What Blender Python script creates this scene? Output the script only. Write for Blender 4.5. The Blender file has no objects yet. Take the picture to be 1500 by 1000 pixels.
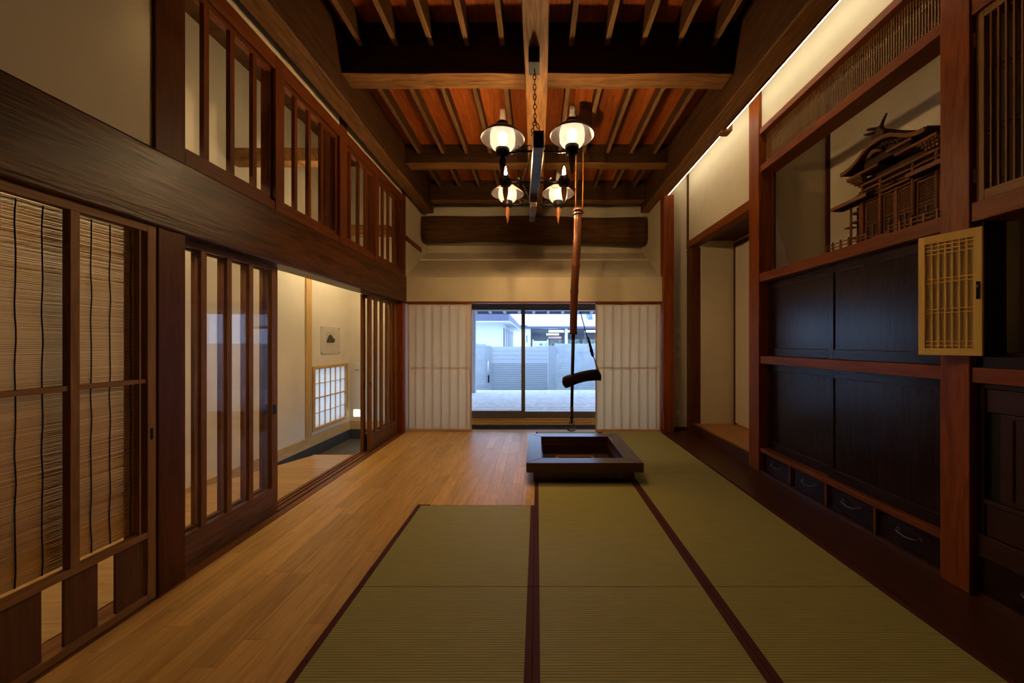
import bpy, bmesh, math, random
from mathutils import Vector, Matrix

random.seed(7)
S = bpy.context.scene
COL = S.collection

# ------------------------------------------------------------------ camera, world, exposure
H = 1.26
cam_d = bpy.data.cameras.new('camera')
cam_d.sensor_width = 36.0
cam_d.lens = 36.0 * 512.0 / 1500.0
cam_d.shift_x = -37.0 / 1500.0
cam_d.shift_y = 3.0 / 1500.0
cam_d.clip_start = 0.05
cam_d.clip_end = 200
cam = bpy.data.objects.new('camera', cam_d)
COL.objects.link(cam)
cam.location = (0, 0, H)
cam.rotation_euler = (math.pi / 2, 0, 0)
S.camera = cam

S.view_settings.view_transform = 'Standard'
S.view_settings.look = 'None'
S.view_settings.gamma = 1.0
S.view_settings.exposure = 0.05
S.view_settings.use_curve_mapping = False

world = bpy.data.worlds.new('overcast_sky')
S.world = world
world.use_nodes = True
wb = world.node_tree.nodes['Background']
wb.inputs[0].default_value = (0.41, 0.62, 1.0, 1)
wb.inputs[1].default_value = 4.5

LAMP_DOWN = 50.0      # watts of each shaded chandelier lamp below its shade
def area_light(name, loc, rot, sx, sy, power, color, spread=180):
    d = bpy.data.lights.new(name, 'AREA')
    d.shape = 'RECTANGLE'; d.size = sx; d.size_y = sy
    d.energy = power; d.color = color
    d.spread = math.radians(spread)
    o = bpy.data.objects.new(name, d)
    COL.objects.link(o)
    o.location = loc; o.rotation_euler = rot
    return o
# LED strip in the cove between the long beam and the plaster wall, shining at the wall
LED_POWER = 7.0
area_light('cove_light', (1.965, 3.35, 3.62), (0, math.radians(-84), 0), 0.03, 3.4, LED_POWER, (1.0, 0.86, 0.60))
# unseen lights added for the entrance hall, hidden behind the lintel
area_light('hall_unseen_light', (-2.30, 4.55, 2.55), (0, math.radians(22), 0), 0.12, 1.2, 15.0, (1.0, 0.74, 0.40))
area_light('hall_unseen_light', (-2.30, 2.0, 2.55), (0, math.radians(22), 0), 0.12, 1.6, 15.0, (1.0, 0.68, 0.32))
area_light('hall_unseen_light', (-2.12, 3.2, 2.75), (0, math.radians(140), 0), 0.10, 2.4, 6.0, (1.0, 0.72, 0.36))  # added to brighten the upper hall wall
# daylight portal at the garden window
p = area_light('window_portal', (0.0, 5.75, 1.0), (math.radians(-90), 0, 0), 3.6, 1.8, 1.0, (1, 1, 1))
p.data.cycles.is_portal = True
p2 = area_light('window_portal', (-3.12, 5.0, 0.53), (0, math.radians(-90), 0), 0.8, 0.8, 1.0, (1, 1, 1))
p2.data.cycles.is_portal = True

# ------------------------------------------------------------------ helpers
def new_mat(name):
    m = bpy.data.materials.new(name)
    m.use_nodes = True
    nt = m.node_tree
    return m, nt, nt.nodes['Principled BSDF']

def wood(name, c1, c2, axis='Y', rough=0.5, scale=1.0, vary=0.25, bump=0.15, coat=0.0, spec=0.22):
    m, nt, b = new_mat(name)
    N, L = nt.nodes, nt.links
    geo = N.new('ShaderNodeNewGeometry')
    oi = N.new('ShaderNodeObjectInfo')
    mul = N.new('ShaderNodeMath'); mul.operation = 'MULTIPLY'; mul.inputs[1].default_value = 37.0
    L.new(oi.outputs['Random'], mul.inputs[0])
    add = N.new('ShaderNodeVectorMath'); add.operation = 'ADD'
    L.new(geo.outputs['Position'], add.inputs[0]); L.new(mul.outputs[0], add.inputs[1])
    mp = N.new('ShaderNodeMapping')
    s = {'X': (0.09, 1, 1), 'Y': (1, 0.09, 1), 'Z': (1, 1, 0.09)}[axis]
    mp.inputs['Scale'].default_value = tuple(v * scale for v in s)
    L.new(add.outputs[0], mp.inputs[0])
    n1 = N.new('ShaderNodeTexNoise'); n1.inputs['Scale'].default_value = 14; n1.inputs['Detail'].default_value = 5
    n1.inputs['Distortion'].default_value = 1.6
    n2 = N.new('ShaderNodeTexNoise'); n2.inputs['Scale'].default_value = 95; n2.inputs['Detail'].default_value = 3
    L.new(mp.outputs[0], n1.inputs[0]); L.new(mp.outputs[0], n2.inputs[0])
    mixn = N.new('ShaderNodeMath'); mixn.operation = 'MULTIPLY_ADD'
    L.new(n2.outputs[0], mixn.inputs[0]); mixn.inputs[1].default_value = 0.45; 
    sub = N.new('ShaderNodeMath'); sub.operation = 'MULTIPLY'; sub.inputs[1].default_value = 0.62
    L.new(n1.outputs[0], sub.inputs[0]); L.new(sub.outputs[0], mixn.inputs[2])
    ramp = N.new('ShaderNodeValToRGB')
    ramp.color_ramp.elements[0].position = 0.38; ramp.color_ramp.elements[0].color = (*c1, 1)
    ramp.color_ramp.elements[1].position = 0.68; ramp.color_ramp.elements[1].color = (*c2, 1)
    L.new(mixn.outputs[0], ramp.inputs[0])
    hsv = N.new('ShaderNodeHueSaturation')
    mr = N.new('ShaderNodeMapRange'); mr.inputs[3].default_value = 1 - vary; mr.inputs[4].default_value = 1 + vary
    L.new(oi.outputs['Random'], mr.inputs[0]); L.new(mr.outputs[0], hsv.inputs['Value'])
    L.new(ramp.outputs[0], hsv.inputs['Color'])
    L.new(hsv.outputs[0], b.inputs['Base Color'])
    b.inputs['Roughness'].default_value = rough
    b.inputs['Specular IOR Level'].default_value = spec
    if coat:
        b.inputs['Coat Weight'].default_value = coat; b.inputs['Coat Roughness'].default_value = 0.2
    if bump:
        bp = N.new('ShaderNodeBump'); bp.inputs['Strength'].default_value = bump; bp.inputs['Distance'].default_value = 0.006
        L.new(mixn.outputs[0], bp.inputs['Height']); L.new(bp.outputs[0], b.inputs['Normal'])
    return m

def plain(name, col, rough=0.5, metal=0.0, noise=0.0, nscale=30, bump=0.0, spec=0.4):
    m, nt, b = new_mat(name)
    N, L = nt.nodes, nt.links
    b.inputs['Base Color'].default_value = (*col, 1)
    b.inputs['Roughness'].default_value = rough
    b.inputs['Metallic'].default_value = metal
    b.inputs['Specular IOR Level'].default_value = spec
    if noise or bump:
        geo = N.new('ShaderNodeNewGeometry')
        n = N.new('ShaderNodeTexNoise'); n.inputs['Scale'].default_value = nscale; n.inputs['Detail'].default_value = 6
        L.new(geo.outputs['Position'], n.inputs[0])
        if noise:
            r = N.new('ShaderNodeValToRGB')
            r.color_ramp.elements[0].position = 0.3; r.color_ramp.elements[1].position = 0.7
            r.color_ramp.elements[0].color = (*[c * (1 - noise) for c in col], 1)
            r.color_ramp.elements[1].color = (*[min(1, c * (1 + noise)) for c in col], 1)
            L.new(n.outputs[0], r.inputs[0]); L.new(r.outputs[0], b.inputs['Base Color'])
        if bump:
            bp = N.new('ShaderNodeBump'); bp.inputs['Strength'].default_value = bump; bp.inputs['Distance'].default_value = 0.004
            L.new(n.outputs[0], bp.inputs['Height']); L.new(bp.outputs[0], b.inputs['Normal'])
    return m

def emit(name, col, strength):
    m, nt, b = new_mat(name)
    b.inputs['Base Color'].default_value = (*col, 1)
    b.inputs['Emission Color'].default_value = (*col, 1)
    b.inputs['Emission Strength'].default_value = strength
    return m

def glass_mat(name, tint=(1, 1, 1), refl=1.0):
    m = bpy.data.materials.new(name); m.use_nodes = True
    nt = m.node_tree; N, L = nt.nodes, nt.links
    for n in list(N): N.remove(n)
    out = N.new('ShaderNodeOutputMaterial')
    tr = N.new('ShaderNodeBsdfTransparent'); tr.inputs[0].default_value = (*tint, 1)
    gl = N.new('ShaderNodeBsdfGlossy'); gl.inputs['Roughness'].default_value = 0.01
    fr = N.new('ShaderNodeLayerWeight'); fr.inputs['Blend'].default_value = 0.5
    pw = N.new('ShaderNodeMath'); pw.operation = 'POWER'; pw.inputs[1].default_value = 5.0
    mu = N.new('ShaderNodeMath'); mu.operation = 'MULTIPLY_ADD'; mu.inputs[1].default_value = 0.28 * refl; mu.inputs[2].default_value = 0.025 * refl
    mx = N.new('ShaderNodeMixShader')
    L.new(fr.outputs['Facing'], pw.inputs[0]); L.new(pw.outputs[0], mu.inputs[0]); L.new(mu.outputs[0], mx.inputs[0])
    L.new(tr.outputs[0], mx.inputs[1]); L.new(gl.outputs[0], mx.inputs[2]); L.new(mx.outputs[0], out.inputs[0])
    return m

def paper_mat(name, col, trans=0.5, see=0.0, tcol=None):
    m = bpy.data.materials.new(name); m.use_nodes = True
    nt = m.node_tree; N, L = nt.nodes, nt.links
    for n in list(N): N.remove(n)
    out = N.new('ShaderNodeOutputMaterial')
    df = N.new('ShaderNodeBsdfDiffuse'); df.inputs[0].default_value = (*col, 1)
    tl = N.new('ShaderNodeBsdfTranslucent'); tl.inputs[0].default_value = (*(tcol or col), 1)
    mx = N.new('ShaderNodeMixShader'); mx.inputs[0].default_value = trans
    L.new(df.outputs[0], mx.inputs[1]); L.new(tl.outputs[0], mx.inputs[2])
    last = mx
    if see:
        tr = N.new('ShaderNodeBsdfTransparent')
        m2 = N.new('ShaderNodeMixShader'); m2.inputs[0].default_value = see
        L.new(mx.outputs[0], m2.inputs[1]); L.new(tr.outputs[0], m2.inputs[2]); last = m2
    L.new(last.outputs[0], out.inputs[0])
    return m

class MB:
    def __init__(s):
        s.v = []; s.f = []; s.sm = []
    def _add(s, vs, fs, smooth=False):
        k = len(s.v); s.v += [tuple(v) for v in vs]
        s.f += [tuple(i + k for i in f) for f in fs]; s.sm += [smooth] * len(fs)
        return s
    def box(s, x0, x1, y0, y1, z0, z1):
        if x0 > x1: x0, x1 = x1, x0
        if y0 > y1: y0, y1 = y1, y0
        if z0 > z1: z0, z1 = z1, z0
        return s._add([(x0,y0,z0),(x1,y0,z0),(x1,y1,z0),(x0,y1,z0),(x0,y0,z1),(x1,y0,z1),(x1,y1,z1),(x0,y1,z1)],
                      [(0,3,2,1),(4,5,6,7),(0,1,5,4),(1,2,6,5),(2,3,7,6),(3,0,4,7)])
    def prism(s, pts, axis, a0, a1):
        """closed polygon pts (2D) extruded along axis"""
        n = len(pts)
        def P(u, v, a):
            return {'X': (a, u, v), 'Y': (u, a, v), 'Z': (u, v, a)}[axis]
        vs = [P(u, v, a0) for u, v in pts] + [P(u, v, a1) for u, v in pts]
        fs = [tuple(range(n)), tuple(range(2*n-1, n-1, -1))]
        fs += [(i, i+n, (i+1) % n + n, (i+1) % n) for i in range(n)]
        return s._add(vs, fs)
    def bar(s, p0, p1, w, h, up=(0, 0, 1)):
        """rectangular bar p0->p1; w across, h along 'up'"""
        p0 = Vector(p0); p1 = Vector(p1); d = (p1 - p0).normalized(); up = Vector(up)
        side = d.cross(up).normalized(); u = side.cross(d).normalized()
        vs = []
        for p in (p0, p1):
            for a, b in ((-1,-1),(1,-1),(1,1),(-1,1)):
                vs.append(p + side*a*w/2 + u*b*h/2)
        return s._add(vs, [(0,1,2,3),(7,6,5,4),(0,4,5,1),(1,5,6,2),(2,6,7,3),(3,7,4,0)])
    def tube(s, path, r, n=8, smooth=True, cap=True, closed=False):
        path = [Vector(p) for p in path]; m = len(path)
        rs = r if isinstance(r, (list, tuple)) else [r] * m
        k = []; prev = None
        for i, p in enumerate(path):
            if closed: d = path[(i+1) % m] - path[i-1]
            else: d = path[min(i+1, m-1)] - path[max(i-1, 0)]
            d.normalize()
            if prev is None:
                a = Vector((0,0,1)) if abs(d.z) < 0.9 else Vector((1,0,0))
                u = d.cross(a).normalized()
            else:
                u = (prev - d * prev.dot(d)).normalized()
            prev = u; w = d.cross(u)
            for j in range(n):
                t = 2*math.pi*j/n
                k.append(p + (u*math.cos(t) + w*math.sin(t)) * rs[i])
        fs = []
        for i in range(m if closed else m-1):
            i2 = (i+1) % m
            for j in range(n):
                fs.append((i*n+j, i*n+(j+1) % n, i2*n+(j+1) % n, i2*n+j))
        if cap and not closed:
            fs.append(tuple(range(n-1, -1, -1))); fs.append(tuple((m-1)*n+j for j in range(n)))
        return s._add(k, fs, smooth)
    def lathe(s, prof, c, n=20, smooth=True, cap0=False, cap1=False):
        """profile of (r, z) about vertical axis through c=(x,y); z absolute"""
        vs = []; m = len(prof)
        for r, z in prof:
            for j in range(n):
                t = 2*math.pi*j/n
                vs.append((c[0]+r*math.cos(t), c[1]+r*math.sin(t), z))
        fs = []
        for i in range(m-1):
            for j in range(n):
                fs.append((i*n+j, i*n+(j+1) % n, (i+1)*n+(j+1) % n, (i+1)*n+j))
        if cap0: fs.append(tuple(range(n-1, -1, -1)))
        if cap1: fs.append(tuple((m-1)*n+j for j in range(n)))
        return s._add(vs, fs, smooth)
    def mesh(s, name, off=(0, 0, 0), mat=None):
        me = bpy.data.meshes.new(name)
        me.from_pydata([(v[0]-off[0], v[1]-off[1], v[2]-off[2]) for v in s.v], [], s.f)
        for p, q in zip(me.polygons, s.sm): p.use_smooth = q
        bm = bmesh.new(); bm.from_mesh(me); bmesh.ops.recalc_face_normals(bm, faces=bm.faces); bm.to_mesh(me); bm.free()
        if mat: me.materials.append(mat)
        return me
    def build(s, name, mat, parent=None, bevel=0.0):
        off = wloc(parent) if parent else (0, 0, 0)
        o = bpy.data.objects.new(name, s.mesh(name, off, mat))
        COL.objects.link(o)
        if parent: o.parent = parent
        if bevel:
            b = o.modifiers.new('edge', 'BEVEL'); b.width = bevel; b.segments = 2; b.limit_method = 'ANGLE'
            b.angle_limit = math.radians(50)
        return o

def wloc(o):
    v = Vector((0, 0, 0))
    while o is not None:
        v = v + o.location; o = o.parent
    return v

def tag(o, label, cat, group=None, kind=None):
    o['label'] = label; o['category'] = cat
    if group: o['group'] = group
    if kind: o['kind'] = kind
    return o

def thing(name, label, cat, loc, group=None, kind=None):
    o = bpy.data.objects.new(name, None); COL.objects.link(o)
    o.location = loc; o.empty_display_size = 0.1
    return tag(o, label, cat, group, kind)

def B(*a): return MB().box(*a)

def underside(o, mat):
    """planed pale underside on smoke-darkened beams; joists get dark sides as painted shade"""
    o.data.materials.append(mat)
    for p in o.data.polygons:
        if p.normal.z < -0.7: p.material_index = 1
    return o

# ------------------------------------------------------------------ materials
PLASTER = plain('plaster', (0.65, 0.57, 0.415), 0.92, noise=0.03, nscale=6, bump=0.12, spec=0.1)
PLASTER_HALL = plain('plaster_hall', (0.72, 0.67, 0.56), 0.92, noise=0.03, nscale=6, bump=0.1, spec=0.1)
PILLAR = wood('pillar_wood', (0.165, 0.034, 0.0045), (0.29, 0.07, 0.009), 'Z', 0.42, vary=0.08, spec=0.15)
PILLAR_DK = wood('pillar_dark', (0.065, 0.017, 0.0032), (0.12, 0.034, 0.006), 'Z', 0.45, vary=0.08, spec=0.15)
TRANS_Z = wood('transom_wood', (0.095, 0.024, 0.006), (0.165, 0.044, 0.010), 'Z', 0.45, vary=0.08, spec=0.15)
TRANS_Y = wood('transom_rail_wood', (0.095, 0.024, 0.006), (0.165, 0.044, 0.010), 'Y', 0.45, vary=0.08, spec=0.15)
RED_Y = wood('red_rail_wood', (0.15, 0.034, 0.005), (0.245, 0.063, 0.01), 'Y', 0.42, vary=0.08, spec=0.15)
RED_X = wood('red_rail_wood_cross', (0.15, 0.034, 0.005), (0.245, 0.063, 0.01), 'X', 0.42, vary=0.08)
LINTEL = wood('hewn_lintel', (0.02, 0.006, 0.0018), (0.125, 0.04, 0.01), 'Y', 0.3, scale=0.8, vary=0.05, bump=0.6, spec=0.18)
BEAM_Y = wood('long_beam', (0.055, 0.022, 0.007), (0.15, 0.066, 0.022), 'Y', 0.6, vary=0.05, bump=0.5)
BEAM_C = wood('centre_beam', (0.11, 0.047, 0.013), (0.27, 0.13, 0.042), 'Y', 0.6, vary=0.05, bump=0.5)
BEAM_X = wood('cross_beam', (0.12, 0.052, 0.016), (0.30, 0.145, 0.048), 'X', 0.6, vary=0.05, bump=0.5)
LOG = wood('smoked_log', (0.055, 0.022, 0.007), (0.13, 0.058, 0.018), 'X', 0.45, vary=0.05, bump=0.5)
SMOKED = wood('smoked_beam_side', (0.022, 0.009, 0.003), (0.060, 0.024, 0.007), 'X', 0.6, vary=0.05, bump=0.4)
SMOKED_SHADE_Y = wood('smoked_beam_and_joist_shade', (0.028, 0.011, 0.0035), (0.080, 0.032, 0.010), 'Y', 0.6, vary=0.05, bump=0.4)
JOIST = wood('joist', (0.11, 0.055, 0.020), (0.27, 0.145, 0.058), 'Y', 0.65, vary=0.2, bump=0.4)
BOARD = wood('ceiling_board', (0.22, 0.048, 0.008), (0.42, 0.108, 0.018), 'Y', 0.55, vary=0.25)
OAK = wood('oak_floor', (0.56, 0.31, 0.085), (0.78, 0.48, 0.15), 'Y', 0.36, vary=0.11, bump=0.05, spec=0.4)
OAK_X = wood('oak_hall_floor', (0.42, 0.25, 0.085), (0.56, 0.36, 0.14), 'X', 0.34, vary=0.10, bump=0.05, spec=0.5)
DARKFLOOR = wood('dark_floor_board', (0.045, 0.012, 0.004), (0.085, 0.024, 0.008), 'Y', 0.35, vary=0.06, bump=0.08, spec=0.5)
DOORW = wood('door_wood', (0.145, 0.055, 0.015), (0.25, 0.105, 0.032), 'Z', 0.45, vary=0.08, spec=0.15)
DOORW_Y = wood('door_rail_wood', (0.145, 0.055, 0.015), (0.25, 0.105, 0.032), 'Y', 0.45, vary=0.08)
DOORP = wood('door_board', (0.085, 0.032, 0.012), (0.20, 0.095, 0.045), 'Y', 0.35, vary=0.06)
CEDAR = wood('cedar_frame', (0.2, 0.095, 0.03), (0.32, 0.16, 0.055), 'Z', 0.5, vary=0.06)
CEDAR_Y = wood('cedar_rail', (0.2, 0.095, 0.03), (0.32, 0.16, 0.055), 'Y', 0.5, vary=0.06)
CEDAR_BD = wood('cedar_board', (0.095, 0.036, 0.012), (0.15, 0.062, 0.021), 'Z', 0.5, vary=0.1)
PALE_Z = wood('pale_cypress', (0.50, 0.31, 0.11), (0.66, 0.44, 0.19), 'Z', 0.5, vary=0.06, bump=0.05)
PALE_Y = wood('pale_cypress_rail', (0.50, 0.31, 0.11), (0.66, 0.44, 0.19), 'Y', 0.5, vary=0.06, bump=0.05)
PALE_X = wood('pale_cypress_cross', (0.50, 0.31, 0.11), (0.66, 0.44, 0.19), 'X', 0.5, vary=0.06, bump=0.05)
YELLOW = wood('yellow_cypress', (0.9, 0.6, 0.17), (0.95, 0.68, 0.23), 'Z', 0.45, vary=0.04, bump=0.04)
LACQ = wood('dark_lacquer_panel', (0.012, 0.0042, 0.0036), (0.024, 0.008, 0.006), 'Z', 0.22, vary=0.06, bump=0.10, spec=0.22)
LACQ_Y = wood('dark_lacquer_rail', (0.013, 0.0048, 0.004), (0.025, 0.0085, 0.0065), 'Y', 0.25, vary=0.06, bump=0.06, spec=0.22)
TANSU = wood('tansu_wood', (0.030, 0.009, 0.005), (0.055, 0.018, 0.009), 'Y', 0.40, vary=0.1, bump=0.1)
HEARTHW = wood('hearth_frame_wood', (0.050, 0.017, 0.009), (0.085, 0.030, 0.015), 'Y', 0.28, vary=0.05, bump=0.05, spec=0.5)
HEARTHW_X = wood('hearth_frame_wood_cross', (0.050, 0.017, 0.009), (0.085, 0.030, 0.015), 'X', 0.28, vary=0.05, bump=0.05, spec=0.5)
SHRINE = wood('carved_shrine_wood', (0.17, 0.060, 0.018), (0.29, 0.115, 0.036), 'Y', 0.6, scale=3, vary=0.12)
SHRINE_DK = wood('shrine_roof_wood', (0.045, 0.020, 0.010), (0.085, 0.038, 0.018), 'X', 0.7, scale=3, vary=0.12)
BAMBOO = wood('smoked_bamboo', (0.105, 0.028, 0.010), (0.22, 0.065, 0.022), 'Z', 0.3, vary=0.05, bump=0.05, spec=0.5)
FISH = wood('carved_lever', (0.018, 0.007, 0.004), (0.04, 0.015, 0.008), 'X', 0.4, vary=0.05)
IRON = plain('black_iron', (0.012, 0.010, 0.009), 0.45, 0.6)
IRONW = wood('black_stained_wood', (0.012, 0.007, 0.005), (0.026, 0.014, 0.010), 'Y', 0.3, vary=0.05, bump=0.1)
STEEL = plain('worn_steel', (0.42, 0.36, 0.28), 0.3, 0.9)
BRASS = plain('brass', (0.55, 0.34, 0.12), 0.35, 0.9)
PEWTER = plain('pewter_pull', (0.16, 0.14, 0.12), 0.4, 0.8)
TAILW = wood('turned_finial', (0.15, 0.055, 0.018), (0.28, 0.11, 0.036), 'Z', 0.4, vary=0.08)
TAILD = wood('turned_finial_dark', (0.020, 0.010, 0.006), (0.045, 0.020, 0.010), 'Z', 0.4, vary=0.08)
SHADE = plain('lamp_shade_enamel', (0.36, 0.29, 0.26), 0.35, 0.2)
HEM = plain('tatami_hem', (0.085, 0.012, 0.012), 0.8, noise=0.2, nscale=300)
PANE = glass_mat('pane_glass')
PANE_T = glass_mat('transom_glass', (1, 1, 1), 0.5)
CLEAR = paper_mat('chimney_glass', (0.9, 0.85, 0.76), 0.5, 0.93)
PAPER = paper_mat('shoji_paper', (0.92, 0.80, 0.62), 0.54, 0.0, (1.0, 0.64, 0.32))
PAPER_W = paper_mat('window_paper', (0.85, 0.80, 0.72), 0.30)
STRING = plain('blind_string', (0.03, 0.022, 0.015), 0.9)
REED = wood('reed', (0.36, 0.19, 0.06), (0.58, 0.33, 0.11), 'Y', 0.6, vary=0.0, bump=0)
PLATE = plain('switch_plastic', (0.75, 0.71, 0.63), 0.4)
DARKGAP = plain('black_gap', (0.006, 0.005, 0.005), 0.8)
TILE = plain('entry_tile', (0.10, 0.098, 0.092), 0.55, noise=0.12, nscale=20)
TILE_DK = plain('entry_tile_skirt', (0.055, 0.055, 0.054), 0.6, noise=0.1, nscale=20)
ALU = plain('bronze_aluminium', (0.17, 0.155, 0.15), 0.5, 0.2)
FUSUMA = plain('fusuma_paper', (0.62, 0.54, 0.43), 0.9, noise=0.03, nscale=15)

def tatami_mat_material():
    m, nt, b = new_mat('tatami_rush')
    N, L = nt.nodes, nt.links
    geo = N.new('ShaderNodeNewGeometry')
    sep = N.new('ShaderNodeSeparateXYZ'); L.new(geo.outputs['Position'], sep.inputs[0])
    w1 = N.new('ShaderNodeMath'); w1.operation = 'MULTIPLY'; w1.inputs[1].default_value = 2*math.pi/0.012
    L.new(sep.outputs['Y'], w1.inputs[0])
    s1 = N.new('ShaderNodeMath'); s1.operation = 'SINE'; L.new(w1.outputs[0], s1.inputs[0])
    mp = N.new('ShaderNodeMapping'); mp.inputs['Scale'].default_value = (6, 260, 6); L.new(geo.outputs['Position'], mp.inputs[0])
    n = N.new('ShaderNodeTexNoise'); n.inputs['Scale'].default_value = 1; n.inputs['Detail'].default_value = 3; L.new(mp.outputs[0], n.inputs[0])
    r = N.new('ShaderNodeValToRGB'); r.color_ramp.elements[0].position = 0.3; r.color_ramp.elements[1].position = 0.7
    r.color_ramp.elements[0].color = (0.31, 0.285, 0.095, 1); r.color_ramp.elements[1].color = (0.40, 0.37, 0.13, 1)
    L.new(n.outputs[0], r.inputs[0]); L.new(r.outputs[0], b.inputs['Base Color'])
    b.inputs['Roughness'].default_value = 0.62; b.inputs['Specular IOR Level'].default_value = 0.25
    bp = N.new('ShaderNodeBump'); bp.inputs['Strength'].default_value = 0.25; bp.inputs['Distance'].default_value = 0.002
    L.new(s1.outputs[0], bp.inputs['Height']); L.new(bp.outputs[0], b.inputs['Normal'])
    return m
TATAMI = tatami_mat_material()

# ------------------------------------------------------------------ room dimensions
XL, XR, YF, YB = -1.885, 2.2, 5.0, -1.6      # wall faces, far wall, wall behind the camera
XH = -2.96                                    # hall outer wall
TOP = 4.05

def struct(name, label, cat, mb, mat, bevel=0.0):
    return tag(mb.build(name, mat, None, bevel), label, cat, None, 'structure')

# floor: sub-floor plus oak planks
floor = struct('floor', 'oak strip floor with staggered planks beside the tatami mats', 'floor',
               B(-3.2, 2.3, YB - 0.2, 2.6, -0.14, -0.06).box(-2.08, 2.3, 2.6, 5.12, -0.14, -0.06), DARKGAP)
plank_mesh = B(-0.5, 0.5, -0.5, 0.5, -0.5, 0.5).mesh('plank', (0, 0, 0), OAK)
def planks(parent, x0, x1, y0, y1, w, lens, mesh, along='Y', top=0.0, th=0.03, gap=0.0012):
    n = max(1, round(((x1-x0) if along == 'Y' else (y1-y0)) / w))
    for i in range(n):
        a0, a1 = (x0, x1) if along == 'Y' else (y0, y1)
        b0, b1 = (y0, y1) if along == 'Y' else (x0, x1)
        wa = (a1-a0)/n; c = a0 + (i+0.5)*wa
        b = b0 - random.uniform(0, lens[1]*0.8)
        while b < b1:
            l = random.uniform(*lens); s0, s1 = max(b, b0), min(b+l, b1); b += l
            if s1 - s0 < 0.02: continue
            o = bpy.data.objects.new('plank', mesh); COL.objects.link(o); o.parent = parent
            zz = top - th/2 - random.uniform(0, 0.0004)
            if along == 'Y':
                o.location = (c, (s0+s1)/2, zz); o.scale = (wa-gap, s1-s0-gap, th)
            else:
                o.location = ((s0+s1)/2, c, zz); o.scale = (s1-s0-gap, wa-gap, th)
planks(floor, -1.872, -0.937, 0.15, 4.985, 0.105, (0.4, 0.95), plank_mesh)
planks(floor, -0.937, -0.022, 2.724, 4.985, 0.105, (0.4, 0.95), plank_mesh)
B(-1.872, -0.937, YB, 0.148, -0.03, 0).build('plank', OAK, floor)

# dark board strip under the cabinets
struct('floor_right', 'dark stained floorboard running along the foot of the cabinets', 'floorboard',
       B(1.785, 2.75, YB, 5.10, -0.055, 0.0), DARKFLOOR)

# hall floor and entry
hall_floor = struct('floor_hall', 'pale oak boards of the entrance hall beyond the sliding doors', 'floor',
                    MB().prism([(-2.96, 2.58), (-2.08, 2.58), (-2.08, 3.92), (-2.53, 3.92), (-2.96, 3.05)], 'Z', -0.24, -0.03), PALE_X)
oakx_mesh = B(-0.5, 0.5, -0.5, 0.5, -0.5, 0.5).mesh('hall_plank', (0, 0, 0), OAK_X)
y = 0.0
while y < 3.95:
    w = 0.131
    y1 = min(y + w, 3.93)
    if y1 - y < 0.02: break
    # boards are cut on the slant where the floor turns to the entry
    if y1 <= 3.05:
        B(-2.96, -2.08, y, y1 - 0.0015, -0.03, 0).build('plank', OAK_X, hall_floor)
    else:
        def xe(yy): return -2.96 if yy <= 3.05 else -2.96 + (yy - 3.05) / (3.93 - 3.05) * 0.43
        MB().prism([(xe(y), y), (-2.08, y), (-2.08, y1 - 0.0015), (xe(y1), y1 - 0.0015)], 'Z', -0.03, 0).build('plank', OAK_X, hall_floor)
    y += w
B(-2.53, -2.08, 3.93, 3.96, -0.08, 0.001).build('edge_board', PALE_X, hall_floor)
struct('floor_entry', 'grey tiled floor of the sunken entry below the hall boards', 'floor',
       B(-3.0, -2.06, 3.0, 5.55, -0.30, -0.236), TILE)

# tatami mats
def tatami(x0, x1, y0, y1, label, hl=True, hr=True):
    t = thing('tatami_mat', label, 'tatami mat', ((x0+x1)/2, (y0+y1)/2, -0.055), 'tatami mats')
    g = 0.0012
    B(x0+g, x1-g, y0+g, y1-g, -0.055, 0).build('rush_cover', TATAMI, t, 0.003)
    for s, on in ((0, hl), (1, hr)):
        if not on: continue
        a, b = (x0+g, x0+0.031) if s == 0 else (x1-0.031, x1-g)
        B(a, b, y0+g, y1-g, -0.01, 0.0015).build('hem', HEM, t)
c = (-0.935, -0.02, 0.885, 1.783)
tatami(c[0], c[1], 1.813, 2.722, 'half-size green tatami mat whose end butts against the oak strip floor')
tatami(c[0], c[1], 0.2, 1.813, 'green tatami mat bordering the oak strip floor along its long dark red hem')
tatami(c[1], c[2], 1.813, 3.185, 'green tatami mat ending at the front of the sunken hearth')
tatami(c[1], c[2], 0.2, 1.813, 'green tatami mat in the centre row, two mats in line from the hearth front')
tatami(c[2], c[3], 0.2, 1.813, 'green tatami mat beside the tall chest, end of the row along the dark floorboard')
tatami(c[2], c[3], 1.813, 3.41, 'green tatami mat alongside the four low drawers')
tatami(c[2], c[3], 3.41, 4.985, 'green tatami mat between the hearth and the recess, ending at the paper screen')
tatami(c[1], c[2], 4.105, 4.985, 'short green tatami mat between the hearth and the garden window')
struct('floor_front', 'unlit tatami floor behind the viewpoint', 'floor', B(-0.935, 1.783, YB, 0.198, -0.055, 0), TATAMI)

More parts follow.
